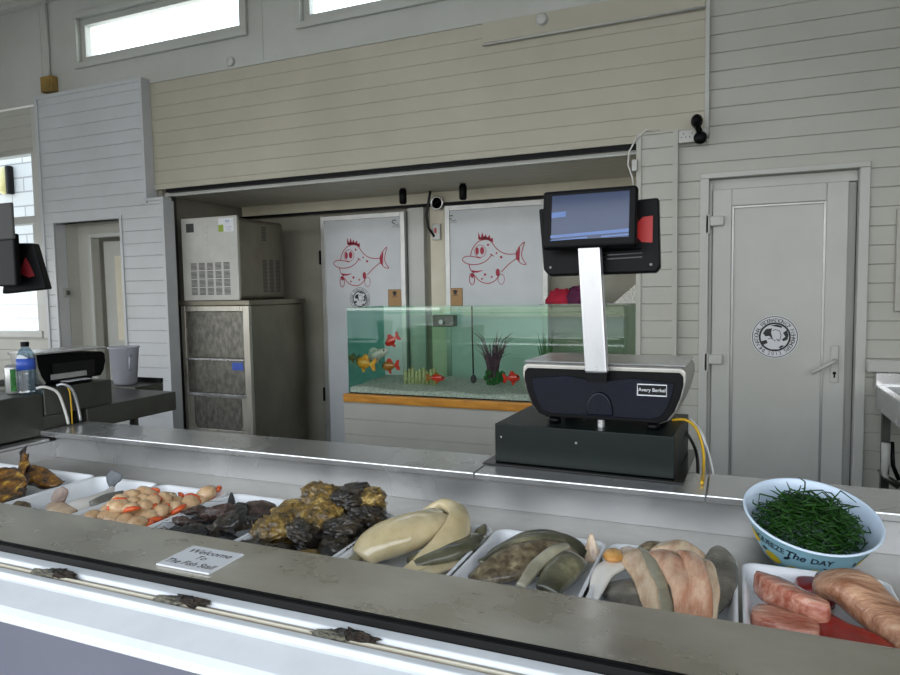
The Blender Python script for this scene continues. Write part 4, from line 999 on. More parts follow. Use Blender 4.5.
tray_labels = {0: 'white tray of pink fish steaks and red tuna below the salad bowl', 1: 'white tray of pale fillet strips and grey skinned fillets', 2: 'white tray of dark olive skinned fillets between squid and fillet strips',
               3: 'white tray holding the folded squid', 4: 'white tray heaped with knobbly golden oysters', 5: 'white tray of dark lobsters next to the oysters',
               6: 'white tray of scallops with orange roe', 7: 'white nearly empty tray holding one grey tailed fish', 8: 'white tray of kippers beside the grey tailed fish', 9: 'white tray of kippers at the very end of the counter well'}
tray0 = None
for k in range(10):
    if tray0 is None:
        o = tray_mesh().build('food_tray', TRAY, smooth=False, local=True); tray0 = o
        for p in o.data.polygons: p.use_smooth = len(p.vertices) == 4
    else:
        o = tray0.copy(); COL.objects.link(o)
    o.location = (tx(k), (TY_0+TY_1)/2-(.022 if k == 0 else .008 if k < 4 else 0), TZ)
    tag(o, tray_labels[k], 'tray', 'white fish trays in the counter well')
TB = TZ+.0075       # inner floor of a tray

food_before = set(o.name for o in bpy.data.objects)
def part(mb, name, m, t, **kw): return mb.build(name, m, t, **kw)
# --- pink steaks and tuna
def slab(mb, poly, z0, z1, tilt=None, wob=.004, seed=0):
    """a thick cut: outline with softened edge, top and bottom"""
    n = len(poly); c = Vector((sum(p[0] for p in poly)/n, sum(p[1] for p in poly)/n, 0))
    def cat(pts):
        o = []
        m = len(pts)
        for i in range(m):
            p0, p1, p2, p3 = [Vector((*pts[(i+j) % m], 0)) for j in (-1, 0, 1, 2)]
            for kk in range(4):
                f = kk/4; o.append(.5*((2*p1)+(p2-p0)*f+(2*p0-5*p1+4*p2-p3)*f*f+(3*p1-p0-3*p2+p3)*f**3))
        return o
    R = cat(poly); N = len(R); vs = []
    for s_, zz in ((.0, z0), (.5, z0), (.93, z0), (1, z0+(z1-z0)*.25), (1.0, z0+(z1-z0)*.75), (.95, z1-.002), (.75, z1), (.4, z1+.002), (0, z1+.003)):
        for p in R:
            q = c+(p-c)*s_; q = Vector((q.x, q.y, zz)); q += Vector((noise.noise(q*30+Vector((seed, 0, 0))), noise.noise(q*30+Vector((0, seed, 0))), noise.noise(q*25+Vector((0, 0, seed)))))*wob
            vs.append(q)
    fs = []
    for j in range(8):
        for i in range(N): fs.append((j*N+i, j*N+(i+1) % N, (j+1)*N+(i+1) % N, (j+1)*N+i))
    b = MB(); b.add(vs, fs)
    if tilt: b.move(tilt)
    mb.add(b.v, b.f); return mb
def around(c, rx=0, ry=0, rz=0): 
    c = Vector(c); return Matrix.Translation(c) @ Euler((rx, ry, rz)).to_matrix().to_4x4() @ Matrix.Translation(-c)
zt = TB
b = MB(); slab(b, [(.045, 1.365), (.135, 1.335), (.15, 1.375), (.10, 1.41), (.05, 1.42)], zt, zt+.045, None, .004, 3)
tag(b.build('fish_steak', SALM, smooth=True), 'pink fish steak lying lowest at the corner of its tray by the ledge', 'fish steak', 'pink fish steaks')
b = MB(); slab(b, [(.055, 1.52), (.10, 1.50), (.165, 1.415), (.16, 1.385), (.125, 1.395), (.065, 1.455), (.045, 1.50)], zt+.028, zt+.072, around((.1, 1.45, zt+.04), -.12, .1), .004, 8)
tag(b.build('fish_steak', SALM, smooth=True), 'ridged pink fish steak propped across the lower steak', 'fish steak', 'pink fish steaks')
b = MB(); b.sweep([(.165, 1.53, zt+.05), (.215, 1.50, zt+.066), (.25, 1.45, zt+.052), (.285, 1.39, zt+.036), (.29, 1.33, zt+.028)], [.06, .095, .09, .075, .05], [.035, .06, .062, .055, .04], up=(.25, -.3, 1), n=20, sq=2.6, wob=.005, seed=4)
tag(b.build('fish_loin', LOIN, smooth=True), 'thick brownish pink fish loin curving over the red tuna', 'fish loin')
b = MB(); slab(b, [(.15, 1.44), (.20, 1.41), (.255, 1.36), (.26, 1.29), (.18, 1.29), (.14, 1.36)], zt, zt+.04, None, .005, 12)
tag(b.build('tuna_steak', TUNA, smooth=True), 'deep red tuna steak at the front under the pink loin', 'tuna')
b = MB(); slab(b, [(.13, 1.58), (.18, 1.585), (.20, 1.55), (.17, 1.52), (.13, 1.53)], zt+.0, zt+.045, None, .004, 22)
tag(b.build('tuna_steak', TUNA, smooth=True), 'small dark red tuna piece behind the ridged pink steak', 'tuna')

# --- pale fillets tray (k=1: X -.265 .. .02)
def fillet(name, label, cat, path, w, t, m, up=(0, 0, 1), group=None, sq=2.4, wob=.003, seed=0, ribs=None):
    o = MB(); o.sweep(path, w, t, up=up, n=18, sq=sq, wob=wob, seed=seed, sub=6)
    return tag(o.build(name, m, smooth=True), label, cat, group)
gF = 'pale fillet strips'
fillet('skinned_fillet', 'grey skinned fillet lying flat at the low corner of the fillet tray', 'fillet', [(-.235, 1.42, zt+.02), (-.19, 1.40, zt+.03), (-.13, 1.35, zt+.024), (-.08, 1.30, zt+.02)], [.06, .11, .11, .06], [.02, .032, .03, .02], SKINGR, seed=3)
fillet('fish_belly_flap', 'white belly flap with an amber patch at the corner of the fillet tray', 'fish piece', [(-.252, 1.34, zt+.03), (-.245, 1.42, zt+.05), (-.215, 1.49, zt+.052), (-.19, 1.53, zt+.045)], [.02, .045, .05, .02], [.012, .018, .02, .015], WHITEF, seed=5)
b = MB(); b.ell((-.233, 1.475, zt+.070), .022, .03, .013, 18, 12, fn=lambda d: 1+.2*noise.noise(d*3)); tag(b.build('fish_liver', AMBER, smooth=True), 'glossy amber liver piece on the white belly flap', 'fish piece')
fillet('grey_fish_tail', 'rounded grey fish tail piece at the back of the pale strips', 'fish piece', [(-.20, 1.55, zt+.03), (-.165, 1.565, zt+.055), (-.13, 1.56, zt+.05), (-.10, 1.55, zt+.03)], [.03, .055, .05, .02], [.03, .045, .04, .02], SKINSP, seed=7)
fillet('fish_strip', 'long greyish fillet strip nearest the amber liver', 'fillet', [(-0.217, 1.55, zt+.056), (-0.197, 1.49, zt+.066), (-0.167, 1.41, zt+.062), (-0.137, 1.32, zt+.05), (-0.127, 1.26, zt+.035)], [.03, .05, .042, .036, .02], [.014, .022, .02, .018, .012], PALEF, up=(-.3, 0, 1), group=gF, sq=3, wob=.005, seed=2)
fillet('fish_strip', 'narrow silver edged fillet strip beside the long greyish one', 'fillet', [(-0.185, 1.54, zt+.062), (-0.165, 1.48, zt+.070), (-0.135, 1.40, zt+.064), (-0.11, 1.32, zt+.05), (-0.105, 1.26, zt+.035)], [.02, .034, .034, .03, .02], [.012, .02, .02, .018, .012], SQUIDG, up=(-.2, 0, 1), group=gF, sq=3, wob=.005, seed=9)
fillet('fish_strip', 'broad peach fillet strip in the middle of the fillet pile', 'fillet', [(-0.159, 1.535, zt+.062), (-0.129, 1.48, zt+.078), (-0.099, 1.41, zt+.08), (-0.076, 1.33, zt+.068), (-0.072, 1.27, zt+.05)], [.03, .048, .05, .05, .04], [.014, .024, .026, .024, .016], PINKF, up=(-.15, 0, 1), group=gF, sq=3, wob=.005, seed=11)
fillet('fish_strip', 'short pale fillet block lying across the back of the strips', 'fillet', [(-0.15, 1.56, zt+.066), (-0.11, 1.545, zt+.078), (-0.075, 1.53, zt+.072), (-0.055, 1.51, zt+.055)], [.05, .062, .06, .045], [.016, .028, .026, .016], PALEF, group=gF, sq=3, wob=.005, seed=13)
fillet('fish_strip', 'topmost pink fillet with a lengthwise groove hanging toward the ledge', 'fillet', [(-0.089, 1.50, zt+.086), (-0.072, 1.45, zt+.092), (-0.056, 1.38, zt+.086), (-0.048, 1.31, zt+.068), (-0.048, 1.26, zt+.045)], [.03, .04, .042, .042, .035], [.016, .026, .026, .024, .018], PINKF, group=gF, sq=3, wob=.005, seed=15)
fillet('fish_strip', 'pink fillet edge lying against the grey skinned piece', 'fillet', [(-0.056, 1.49, zt+.076), (-0.039, 1.44, zt+.08), (-0.03, 1.37, zt+.07), (-0.036, 1.30, zt+.055), (-0.04, 1.26, zt+.038)], [.022, .028, .03, .03, .026], [.016, .024, .024, .022, .016], PALEF, group=gF, sq=3, wob=.005, seed=16)
fillet('skinned_fillet', 'broad grey skinned fillet leaning at the wall of the tray near the pink steaks', 'fillet', [(-.022, 1.60, zt+.072), (-.020, 1.56, zt+.072), (-.018, 1.50, zt+.06), (-.025, 1.43, zt+.042), (-.035, 1.37, zt+.026)], [.012, .05, .072, .066, .03], [.010, .02, .024, .02, .014], SKINGR, up=(.15, -.5, 1), seed=18)

# --- olive fillets tray (k=2: X -.55 .. -.265)
gO = 'olive skinned fillets'
fillet('skinned_fillet', 'long dark olive fillet along the back of its tray', 'fillet', [(-.525, 1.46, zt+.022), (-.48, 1.52, zt+.034), (-.43, 1.56, zt+.044), (-.37, 1.57, zt+.040), (-.31, 1.56, zt+.026)], [.02, .06, .075, .07, .04], [.014, .024, .03, .028, .018], SKING, up=(0, -.5, 1), group=gO, seed=21, wob=.006)
fillet('skinned_fillet', 'silvery sided speckled fillet folded over in the olive fillet tray', 'fillet', [(-.52, 1.36, zt+.018), (-.47, 1.41, zt+.034), (-.41, 1.46, zt+.046), (-.36, 1.49, zt+.047), (-.32, 1.50, zt+.036)], [.03, .09, .10, .08, .04], [.016, .032, .036, .03, .02], SKINSP, up=(-.1, -.6, 1), group=gO, seed=23)
fillet('skinned_fillet', 'narrow striped olive fillet lying between the dark and the speckled fillets', 'fillet', [(-.515, 1.40, zt+.042), (-.465, 1.465, zt+.056), (-.405, 1.515, zt+.068), (-.345, 1.535, zt+.064)], [.015, .034, .036, .018], [.012, .02, .022, .012], SKING, up=(0, -.5, 1), group=gO, seed=25, wob=.004)
fillet('skinned_fillet', 'pale edged fillet curling down to the ledge in the olive fillet tray', 'fillet', [(-.345, 1.515, zt+.062), (-.36, 1.46, zt+.066), (-.385, 1.40, zt+.054), (-.40, 1.33, zt+.036)], [.02, .03, .03, .022], [.014, .022, .02, .015], SQUIDG, up=(.4, 0, 1), group=gO, seed=27)
fillet('skinned_fillet', 'golden speckled fillet lying nearest the white belly flap', 'fillet', [(-.31, 1.52, zt+.025), (-.32, 1.47, zt+.045), (-.335, 1.41, zt+.042), (-.345, 1.34, zt+.028)], [.04, .065, .07, .05], [.02, .036, .036, .024], SKING, up=(.3, -.2, 1), group=gO, seed=29)
b = MB(); b.sweep([(-.295, 1.56, zt+.01), (-.30, 1.575, zt+.04), (-.302, 1.58, zt+.072)], [.05, .03, .008], [.012, .012, .005], up=(0, -1, .2), n=12, wob=.003, seed=4)
tag(b.build('fish_skin_scrap', PALEF, smooth=True), 'thin pale scrap of fish skin standing against the tray back', 'fish piece')

# --- squid tray (k=3: X -.835 .. -.55)
sq = thing('folded_squid', 'large cream squid tube folded back over itself', 'squid', (-.7, 1.42, zt))
b = MB(); b.sweep([(-.788, 1.345, zt+.036), (-.765, 1.38, zt+.056), (-.715, 1.445, zt+.070), (-.672, 1.51, zt+.072), (-.655, 1.55, zt+.06)], [.075, .108, .115, .10, .06], [.05, .078, .084, .074, .05], n=24, wob=.006, seed=2, sub=6)
part(b, 'mantle', SQUID, sq, smooth=True)
b = MB(); b.sweep([(-.765, 1.53, zt+.04), (-.725, 1.575, zt+.068), (-.675, 1.588, zt+.094), (-.632, 1.56, zt+.092), (-.610, 1.50, zt+.072), (-.615, 1.43, zt+.048), (-.645, 1.36, zt+.028), (-.67, 1.31, zt+.015)], [.03, .06, .07, .072, .075, .07, .055, .03], [.02, .036, .044, .046, .044, .036, .024, .014], up=[(0, .6, 1), (0, .8, 1), (.3, .6, 1), (.8, .3, 1), (1, 0, 1), (1, -.2, 1), (.8, -.2, 1), (.6, -.2, 1)], n=18, wob=.006, seed=6, sub=6)
part(b, 'folded_end', SQUID, sq, smooth=True)
b = MB(); b.sweep([(-.77, 1.505, zt+.055), (-.735, 1.53, zt+.075), (-.70, 1.54, zt+.092), (-.66, 1.525, zt+.098)], [.012, .03, .028, .012], [.01, .018, .016, .01], up=(-.3, -.4, 1), n=12, wob=.002, seed=8)
part(b, 'membrane', SQUIDG, sq, smooth=True)
b = MB(); b.sweep([(-.80, 1.30, zt+.02), (-.815, 1.37, zt+.024), (-.80, 1.44, zt+.03), (-.775, 1.51, zt+.03)], [.035, .045, .05, .03], [.018, .022, .025, .018], n=14, wob=.003, seed=9)
tag(b.build('squid_piece', SQUIDG, smooth=True), 'flat pale squid piece along the tray wall beside the oysters', 'squid')
b = MB(); b.sweep([(-.655, 1.31, zt+.02), (-.62, 1.36, zt+.024), (-.59, 1.42, zt+.022), (-.57, 1.46, zt+.015)], [.03, .04, .034, .02], [.016, .018, .018, .012], n=14, wob=.003, seed=10)
tag(b.build('squid_piece', SQUID, smooth=True), 'narrow cream squid piece at the tray corner beside the olive fillets', 'squid')
fillet('skinned_fillet', 'dark green grey fish tail tucked under the squid fold', 'fillet', [(-.665, 1.36, zt+.03), (-.61, 1.43, zt+.045), (-.58, 1.51, zt+.044), (-.575, 1.58, zt+.03)], [.05, .08, .075, .04], [.024, .036, .034, .02], SKING, seed=33, wob=.005)
fillet('skinned_fillet', 'dark fin end upright at the back corner of the squid tray', 'fillet', [(-.585, 1.53, zt+.03), (-.572, 1.56, zt+.05), (-.57, 1.585, zt+.058)], [.03, .035, .012], [.014, .018, .01], SKING, up=(-.4, -.6, 1), seed=35)

# --- oysters (k=4: X -1.12 .. -.835)
def oyster_mesh(seed, m):
    b = MB(); s = Vector((seed*3.1, seed*1.7, 0))
    def fn(d):
        fl_ = abs(d.z); r = 1+.24*noise.noise(d*1.8+s)+.16*noise.noise(d*5+s)+.09*noise.noise(d*11+s)+.05*noise.noise(d*23+s)
        return r+.06*math.sin(14*fl_+5*noise.noise(d*2+s))*(1-.5*fl_)
    b.ell((0, 0, 0), .056, .042, .026, 60, 34, fn=fn)
    me = bpy.data.meshes.new('oyster'); me.from_pydata(b.v, [], b.f); me.materials.append(m)
    for p in me.polygons: p.use_smooth = True
    return me
om = [oyster_mesh(i, m) for i, m in ((1, OYST), (2, OYSTD), (3, OYST), (4, OYSTD), (5, OYST))]
ol = 'knobbly golden brown oyster in the heaped oyster tray'
opos = [  # x, y, height, mesh, yaw, tilt
    (-1.08, 1.30, .025, 1, .2, .1), (-1.00, 1.29, .025, 1, 1.2, .1), (-.91, 1.29, .025, 0, .4, .1), (-.875, 1.36, .028, 1, 1.5, .2), (-.86, 1.46, .028, 3, .8, .1),
    (-1.07, 1.40, .035, 2, .7, .5), (-.97, 1.40, .03, 3, 2.0, .2), (-.88, 1.55, .028, 1, .1, .1), (-1.0, 1.56, .028, 3, .5, .1), (-1.08, 1.54, .028, 1, .9, .1), (-1.03, 1.47, .03, 3, .9, 0),
    (-1.055, 1.365, .062, 4, .5, .45), (-.965, 1.36, .066, 3, 2.2, .35), (-.895, 1.42, .066, 1, .3, .25), (-1.05, 1.44, .073, 2, .6, .4), (-.96, 1.44, .085, 0, 1.1, .55), (-.87, 1.50, .075, 3, .3, .3), (-.99, 1.55, .068, 1, .6, .1), (-.90, 1.57, .072, 2, 1.3, .2), (-1.08, 1.50, .06, 1, .2, .2),
    (-1.00, 1.50, .112, 4, .25, .3), (-.93, 1.51, .108, 1, .9, .3), (-.885, 1.545, .105, 0, -.4, .35), (-.955, 1.57, .10, 3, .2, .2)]
for i, (x, y, h, k, yaw, tl) in enumerate(opos):
    o = bpy.data.objects.new('oyster', om[k]); COL.objects.link(o); o.location = (x, y, zt+h); o.rotation_euler = (tl, rnd.uniform(-.2, .2), yaw)
    s_ = rnd.uniform(.9, 1.1); o.scale = (s_, s_, s_)
    tag(o, ol, 'oyster', 'oysters in the heaped tray')

# --- dark shellfish (k=5: X -1.405 .. -1.12)
def lobster(label, loc, yaw, m, L=.17, tilt=0):
    t = thing('lobster', label, 'lobster', loc, 'dark lobsters', (tilt, 0, yaw))
    b = MB(); b.sweep([(-.5*L, 0, .012), (-.3*L, 0, .022), (0, 0, .026), (.1*L, 0, .024), (.25*L, 0, .022)], [.015, .042, .05, .046, .04], [.015, .036, .042, .038, .03], n=28, wob=.008, seed=loc[0]*9, sub=12, wf=75); b.build('carapace', m, t, smooth=True, local=True)
    b = MB()
    for i in range(6):
        x = (.26+.075*i)*L; w = .042-.004*i; b.ell((x, 0, .021-.002*i), .013, w/2, .017-.0015*i, 14, 8)
    b.build('tail', m, t, smooth=True, local=True)
    b = MB()
    for s_ in (-1, 0, 1): b.sweep([(.70*L, s_*.008, .01), (.80*L, s_*.02, .008), (.88*L, s_*.028, .006)], [.01, .02, .012], [.006, .006, .004], n=8)
    b.build('tail_fan', m, t, smooth=True, local=True)
    for s_ in (-1, 1):
        b = MB(); b.sweep([(-.3*L, s_*.02, .012), (-.5*L, s_*.045, .014), (-.68*L, s_*.05, .016), (-.85*L, s_*.035, .016), (-.98*L, s_*.026, .014)], [.010, .012, .032, .028, .006], [.01, .012, .022, .018, .006], n=16, wob=.005, seed=s_, wf=80, sub=8); b.build('claw', m, t, smooth=True, local=True)
        b = MB(); b.tube([(-.48*L, s_*.008, .018), (-.6*L, s_*.02, .034), (-.5*L, s_*.04, .042), (-.2*L, s_*.05, .04)], [.0016, .0012, .0008, .0005], 5); b.build('antenna', BROWNSH, t, smooth=True, local=True)
    return t
lobster('blackish lobster stretched along the tray wall beside the scallops', (-1.335, 1.42, zt+.002), 1.2, DARKSH, .17)
lobster('blackish lobster lying across the front edge of the lobster tray', (-1.25, 1.345, zt+.005), .12, DARKSH, .15)
lobster('brownish lobster lying on top in the middle of the lobster tray', (-1.265, 1.43, zt+.034), .35, BROWNSH, .14)
lobster('black lobster lying deepest in the tray behind the front one', (-1.29, 1.30, zt+.012), .3, DARKSH, .15)
lobster('dark lobster lying crosswise in front of the brown crab shell', (-1.24, 1.455, zt+.03), 2.4, DARKSH, .13)
lobster('olive brown lobster pressed up against the heap of oysters', (-1.19, 1.375, zt+.03), .9, OYSTD, .13)
b = MB(); b.ell((-1.215, 1.505, zt+.036), .062, .05, .036, 40, 22, fn=lambda d: 1+.05*math.sin(22*math.atan2(d.y, d.x))*abs(1-abs(d.z))+.12*noise.noise(d*3))
tag(b.build('crab_shell', BROWNSH, smooth=True), 'ridged brown crab shell at the back of the lobster tray', 'crab')
b = MB(); b.sweep([(-1.33, 1.525, zt+.02), (-1.345, 1.545, zt+.045), (-1.352, 1.555, zt+.068)], [.022, .022, .006], [.016, .014, .005], n=12, wob=.002, seed=3)
tag(b.build('crab_claw', DARKSH, smooth=True), 'single dark claw tip poking up at the back of the lobster tray', 'claw')

# --- scallops (k=6: X -1.69 .. -1.405)
s0 = thing('scallop', 'cream scallop with orange roe heaped in its white tray', 'scallop', (0, 0, 0), 'scallops in the tray')
b = MB(); b.ell((0, 0, .016), .027, .025, .018, 18, 12, fn=lambda d: 1+.16*noise.noise(d*2.5)+.07*noise.noise(d*7)); b.build('muscle', SCAL, s0, smooth=True, local=True)
b = MB(); b.sweep([(.01, -.024, .01), (.026, -.02, .013), (.036, .0, .012), (.032, .018, .01)], [.006, .016, .017, .005], [.006, .014, .014, .005], n=10); b.build('roe', ROE, s0, smooth=True, local=True)
first = True
for lvl, (nxx, nyy_, zz) in enumerate(((6, 6, .0), (5, 5, .028), (3, 4, .054))):
    for i in range(nxx):
        for j in range(nyy_):
            u = (i+.5)/nxx; v = (j+.5)/nyy_
            x = -1.665+.235*u+rnd.uniform(-.012, .012); y = 1.27+.27*v+rnd.uniform(-.012, .012)
            if lvl == 1: x = -1.64+.19*u+rnd.uniform(-.01, .01); y = 1.29+.23*v
            if lvl == 2: x = -1.605+.11*u+rnd.uniform(-.01, .01); y = 1.32+.15*v
            o = s0 if first else copy_tree(s0); first = False
            o.location = (x, y, zt+zz); o.rotation_euler = (rnd.uniform(-.5, .5), rnd.uniform(-.5, .5), rnd.uniform(0, 6.28)); s_ = rnd.uniform(.85, 1.15); o.scale = (s_, s_, s_)
            if rnd.random() < .45:
                pass
for q in ((-1.455, 1.575, .03), (-1.46, 1.55, .012)):
    o = copy_tree(s0); o.location = (q[0], q[1], zt+q[2]); o.rotation_euler = (-.5, 0, 1.8); o.scale = (1.25,)*3

# --- one fish in the emptier tray (k=7: X -1.975 .. -1.69)
gf = thing('whole_fish', 'white bellied fish with an upright grey tail in the nearly empty tray', 'fish', (-1.82, 1.45, zt))
b = MB(); b.sweep([(-1.83, 1.34, zt+.018), (-1.81, 1.40, zt+.022), (-1.80, 1.46, zt+.022), (-1.815, 1.52, zt+.026), (-1.835, 1.555, zt+.036)], [.03, .06, .055, .034, .016], [.024, .04, .038, .028, .014], n=18, wob=.002, seed=41)
part(b, 'body', WHITEF, gf, smooth=True)
b = MB(); b.sweep([(-1.77, 1.42, zt+.03), (-1.765, 1.48, zt+.03), (-1.775, 1.54, zt+.028)], [.02, .045, .02], [.014, .022, .014], up=(.3, 0, 1), n=14, wob=.002, seed=42); part(b, 'back_skin', SKINGR, gf, smooth=True)
b = MB(); b.sweep([(-1.835, 1.55, zt+.036), (-1.838, 1.56, zt+.052), (-1.835, 1.565, zt+.068), (-1.83, 1.568, zt+.084)], [.02, .05, .06, .045], [.014, .012, .008, .004], up=(.2, -1, 0), n=18, wob=.005, seed=43, sub=6); part(b, 'tail', TAILM, gf, smooth=True)
b = MB(); b.sweep([(-1.845, 1.37, zt+.04), (-1.858, 1.385, zt+.058), (-1.868, 1.39, zt+.074)], [.05, .066, .034], [.018, .012, .006], up=(0, -1, .3), n=16, wob=.006, seed=44); part(b, 'fin', MAUVE, gf, smooth=True)
fillet('fish_scrap', 'pinkish grey cut of fish in front of the upright tail', 'fish piece', [(-1.90, 1.385, zt+.016), (-1.865, 1.375, zt+.024), (-1.82, 1.355, zt+.026), (-1.77, 1.36, zt+.018)], [.02, .05, .06, .04], [.018, .03, .034, .02], PALEF, seed=45)
b = MB(); b.ell((-1.94, 1.32, zt+.022), .03, .03, .028, 18, 12, fn=lambda d: 1+.15*noise.noise(d*2)); tag(b.build('fish_end', SKINSP, smooth=True), 'rounded mauve grey fish end at the front of the nearly empty tray', 'fish piece')

# --- kippers (k=8, 9)
def kipper(label, path, w, t, up, seed, tailup=False):
    c = Vector(path[len(path)//2]); r = thing('kipper', label, 'kipper', tuple(c), 'smoked kippers')
    b = MB(); b.sweep(path, [x*1.1 for x in w], [x*.62 for x in t], up=up, n=20, wob=.010, seed=seed, sub=8); b.build('body', KIPPER, r, smooth=True)
    off = Vector(up).normalized()*(-.006)
    b = MB(); b.sweep([Vector(p)+off for p in path], [x*1.32 for x in w], [x*.4 for x in t], up=up, n=20, wob=.012, seed=seed+3, sub=8); b.build('skin_edge', KIPDK, r, smooth=True)
    e = Vector(path[-1]); d = (e-Vector(path[-2])).normalized()
    b = MB(); b.sweep([e-d*.008, e+d*.016, e+d*.034], [.014, .03, .044], [.01, .008, .004], up=up, n=10, wob=.003, seed=seed+5); b.build('tail', KIPDK, r, smooth=True)
kipper('golden kipper lying lowest across the two kipper trays', [(-2.22, 1.36, zt+.03), (-2.14, 1.38, zt+.04), (-2.06, 1.37, zt+.038), (-2.01, 1.35, zt+.026)], [.04, .09, .08, .04], [.02, .032, .03, .018], (0, -.3, 1), 51)
kipper('bright golden kipper draped on the tray divider', [(-2.30, 1.44, zt+.055), (-2.22, 1.44, zt+.066), (-2.13, 1.42, zt+.062), (-2.07, 1.40, zt+.05)], [.03, .08, .085, .05], [.02, .034, .034, .02], (.1, -.4, 1), 53)
kipper('dark kipper tucked at the back of the kipper tray', [(-2.05, 1.53, zt+.03), (-2.12, 1.525, zt+.05), (-2.18, 1.50, zt+.06), (-2.22, 1.48, zt+.055)], [.03, .06, .075, .05], [.02, .034, .038, .024], (.1, -.5, 1), 55)
kipper('kipper standing with its dark tail stuck up', [(-2.13, 1.45, zt+.05), (-2.17, 1.49, zt+.075), (-2.20, 1.515, zt+.095), (-2.22, 1.53, zt+.112)], [.04, .055, .04, .024], [.02, .03, .025, .016], (-.2, -.8, .5), 57)
kipper('reddish kipper nearest the end wall of the counter', [(-2.50, 1.40, zt+.025), (-2.42, 1.40, zt+.035), (-2.34, 1.385, zt+.034), (-2.29, 1.37, zt+.025)], [.04, .08, .08, .04], [.02, .03, .03, .02], (0, -.3, 1), 59)
kipper('kipper half hidden by the steel ledge at the kipper trays', [(-2.06, 1.30, zt+.03), (-2.13, 1.31, zt+.045), (-2.20, 1.315, zt+.05), (-2.25, 1.31, zt+.04)], [.03, .07, .08, .04], [.02, .03, .03, .02], (0, -.2, 1), 61)

for o in bpy.data.objects:
    if o.name in food_before or o.parent is not None: continue
    xx = o.location.x if o.type == 'EMPTY' or o.location.length > 0 else sum(v.co.x for v in o.data.vertices)/len(o.data.vertices)
    o.location.y -= .042 if xx > .03 else .028 if xx > -.84 else .02
# ------------------------------------------------------------------ bowl of samphire
bc = Vector((.1727, 1.716, .9217)); nn = Vector((.098, -.292, .951)).normalized()
rotq = Vector((0, 0, 1)).rotation_difference(nn)
bw = thing('salad_bowl', 'pale blue lemon print bowl tilted against the counter back', 'bowl', bc, rot=rotq.to_euler())
prf = [(.082, -.110), (.096, -.104), (.112, -.075), (.127, -.038), (.139, -.008), (.145, 0)]
b = MB(); b.lathe([(0, -.112), (.08, -.112)]+prf[:1]+prf[1:], (0, 0, 0), 64); b.f = b.f[:-1]; b.build('outer_shell', BOWLO, bw, smooth=True, local=True)
b = MB(); b.lathe([(0, -.104), (.078, -.104), (.092, -.098), (.108, -.072), (.123, -.036), (.136, -.006), (.140, .0), (.1425, .0025), (.1455, .0005), (.1455, -.002)], (0, 0, 0), 64); b.f = b.f[:-1]; b.build('inner_bowl', BOWLI, bw, smooth=True, local=True)
def bowl_r(z):
    for (r0, z0), (r1, z1) in zip(prf, prf[1:]):
        if z0 <= z <= z1: return r0+(r1-r0)*(z-z0)/(z1-z0)
    return prf[0][0] if z < prf[0][1] else prf[-1][0]
A0 = math.atan2(-bc.y, -bc.x)-.06
A0 = (Matrix.Rotation(0, 3, 'Z') @ Vector((0, -1, 0))) and math.atan2(-1, -.12)
def onb(u, v, h):      # u along the rim towards the viewer's right hand, v up
    r = bowl_r(v)+h; a = A0+u/.14
    return (r*math.cos(a), r*math.sin(a), v)
k = MB(); body = [('SQUEEZE', -.090, 0), ('The', -.024, .25), ('DAY', .034, 0)]
for w_, u0, shr in body:
    k.text(w_, .026 if shr == 0 else .032, lambda u, v, h: onb(u0+u, -.034+v, h), th=.0012, shear=shr, sx=.80 if len(w_) > 4 else .92, bold=.016)
k.build('lettering', LEAFG, bw, local=True)
for u0, v0, s_ in ((-.15, -.05, 1), (-.085, -.078, 1), (-.02, -.088, .9), (.03, -.075, .8), (.095, -.085, 1), (.16, -.05, 1), (.22, -.06, 1), (-.22, -.06, 1)):
    k = MB(); N = 20; c = onb(u0, v0, .0009)
    k.add([c]+[onb(u0+.024*s_*math.cos(2*PI*i/N)*(1+.12*math.cos(4*PI*i/N)), max(-.105, v0+.016*s_*math.sin(2*PI*i/N)), .0009) for i in range(N)], [(0, i+1, (i+1) % N+1) for i in range(N)]); k.build('lemon_print', LEMON, bw, local=True)
for u0, v0, a in ((.045, -.066, .5), (.06, -.069, 2.4), (-.05, -.06, .8), (.13, -.06, 2.2), (-.12, -.068, .4)):
    k = MB(); pts = [(0, 0), (.008, .005), (.018, .003), (.024, 0), (.018, -.004), (.008, -.004)]
    k.add([onb(u0+x*math.cos(a)-y*math.sin(a), v0+x*math.sin(a)+y*math.cos(a), .0011) for x, y in pts], [tuple(range(6))]); k.build('leaf_print', LEAFG, bw, local=True)
mb = MB()
Rm = rotq.to_matrix()
r2 = random.Random(5)
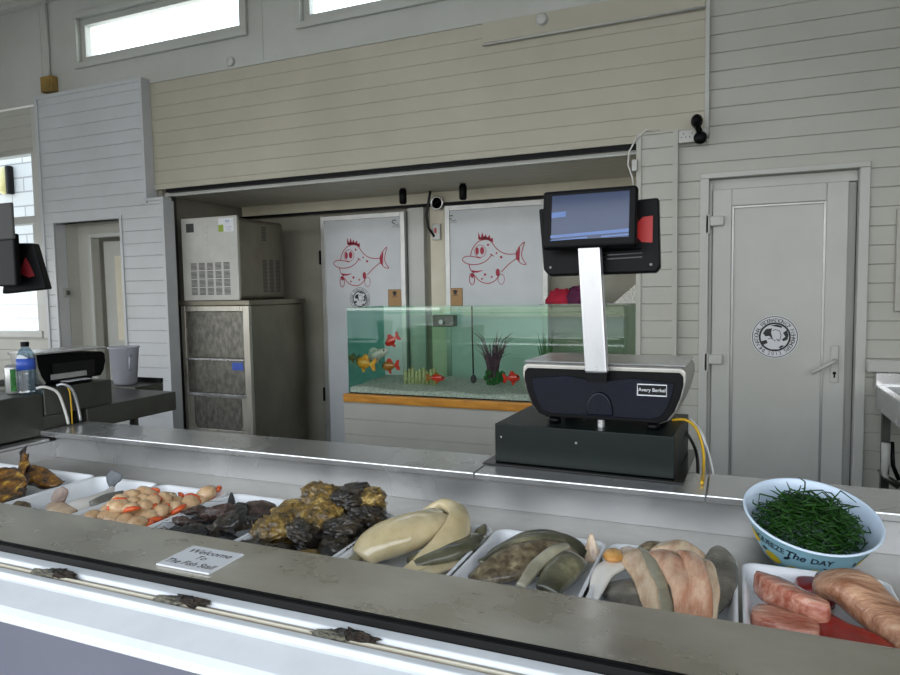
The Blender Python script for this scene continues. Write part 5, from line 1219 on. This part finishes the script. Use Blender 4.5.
for i in range(560):
    a = r2.uniform(0, 2*PI); rr = .118*math.sqrt(r2.random()); hz = -.045+.05*(1-(rr/.12)**2)+r2.uniform(-.022, .022); rr = min(rr, bowl_r(hz)-.014)
    p = Vector((rr*math.cos(a), rr*math.sin(a)-.0, hz)); L = r2.uniform(.03, .075); dr_ = r2.uniform(0, 2*PI)
    dv = Vector((math.cos(dr_), math.sin(dr_), r2.uniform(-.15, .35)))*L
    if (p+dv).to_2d().length > .118: dv = Vector((-p.x, -p.y, 0)).normalized()*L*.7
    bend = Vector((-dv.y, dv.x, r2.uniform(0, .02)))*r2.uniform(-.7, .7)
    P = [p, p+dv*.35+bend*.6, p+dv*.7+bend, p+dv+bend*.4-Vector((0, 0, .008))]
    for q in P:
        lim = (bowl_r(q.z)-.010) if q.z < 0 else .128; rr_ = math.hypot(q.x, q.y)
        if rr_ > lim: q.x *= lim/rr_; q.y *= lim/rr_
    mb.tube([bc+Rm @ q for q in P], [.0013, .0019, .0018, .0009], 5)
    if i % 3 == 0:
        q = P[1]; e = Vector((r2.uniform(-1, 1), r2.uniform(-1, 1), .3)).normalized()*.015; mb.tube([bc+Rm @ q, bc+Rm @ (q+e)], [.0018, .001], 5)
for (u, v, h) in ((-.02, .03, .0), (.01, .045, 0)):
    P = [Vector((u-.05, v, -.03)), Vector((u-.02, v+.02, .0)), Vector((u+.02, v+.015, .004)), Vector((u+.06, v-.02, -.02))]; mb.tube([bc+Rm @ q for q in P], .002, 5)
tag(mb.build('samphire', SAMP, smooth=True), 'tangled heap of green samphire stems in the pale blue bowl', 'samphire', kind='stuff')

# ------------------------------------------------------------------ outside, across the street (seen only in reflections and lighting the stall)
mb = MB(); mb.box(-16, 14, -29, -28, -.12, 3.4); st(mb.build('wall_street', FACADE))

# ------------------------------------------------------------------ light: a bright overcast day through the open hatch and windows
w = bpy.data.worlds.new('overcast'); sc.world = w; w.use_nodes = True
nt = w.node_tree; bg = nt.nodes['Background']; L = nt.links.new
tc = nt.nodes.new('ShaderNodeTexCoord'); sep = nt.nodes.new('ShaderNodeSeparateXYZ'); rp = nt.nodes.new('ShaderNodeValToRGB')
L(tc.outputs['Generated'], sep.inputs[0]); L(sep.outputs['Z'], rp.inputs['Fac'])
rp.color_ramp.elements[0].position = 0; rp.color_ramp.elements[0].color = (.98, .98, .97, 1)
rp.color_ramp.elements[1].position = .8; rp.color_ramp.elements[1].color = (.66, .80, 1.0, 1)
L(rp.outputs['Color'], bg.inputs['Color']); bg.inputs['Strength'].default_value = 3.7
po_ = bpy.data.lights.new('hatch_daylight', 'AREA'); po_.shape = 'RECTANGLE'; po_.size = 9; po_.size_y = 2.0
po_.cycles.is_portal = True
lo_ = bpy.data.objects.new('hatch_daylight', po_); COL.objects.link(lo_); lo_.location = (-2.1, .5, 1.95); lo_.rotation_euler = (PI/2, 0, 0)

sc.view_settings.view_transform = 'Standard'; sc.view_settings.look = 'None'
sc.view_settings.exposure = 0.16; sc.view_settings.gamma = 1; sc.view_settings.use_curve_mapping = False
sc.cycles.max_bounces = 10; sc.cycles.transparent_max_bounces = 16; sc.cycles.diffuse_bounces = 6
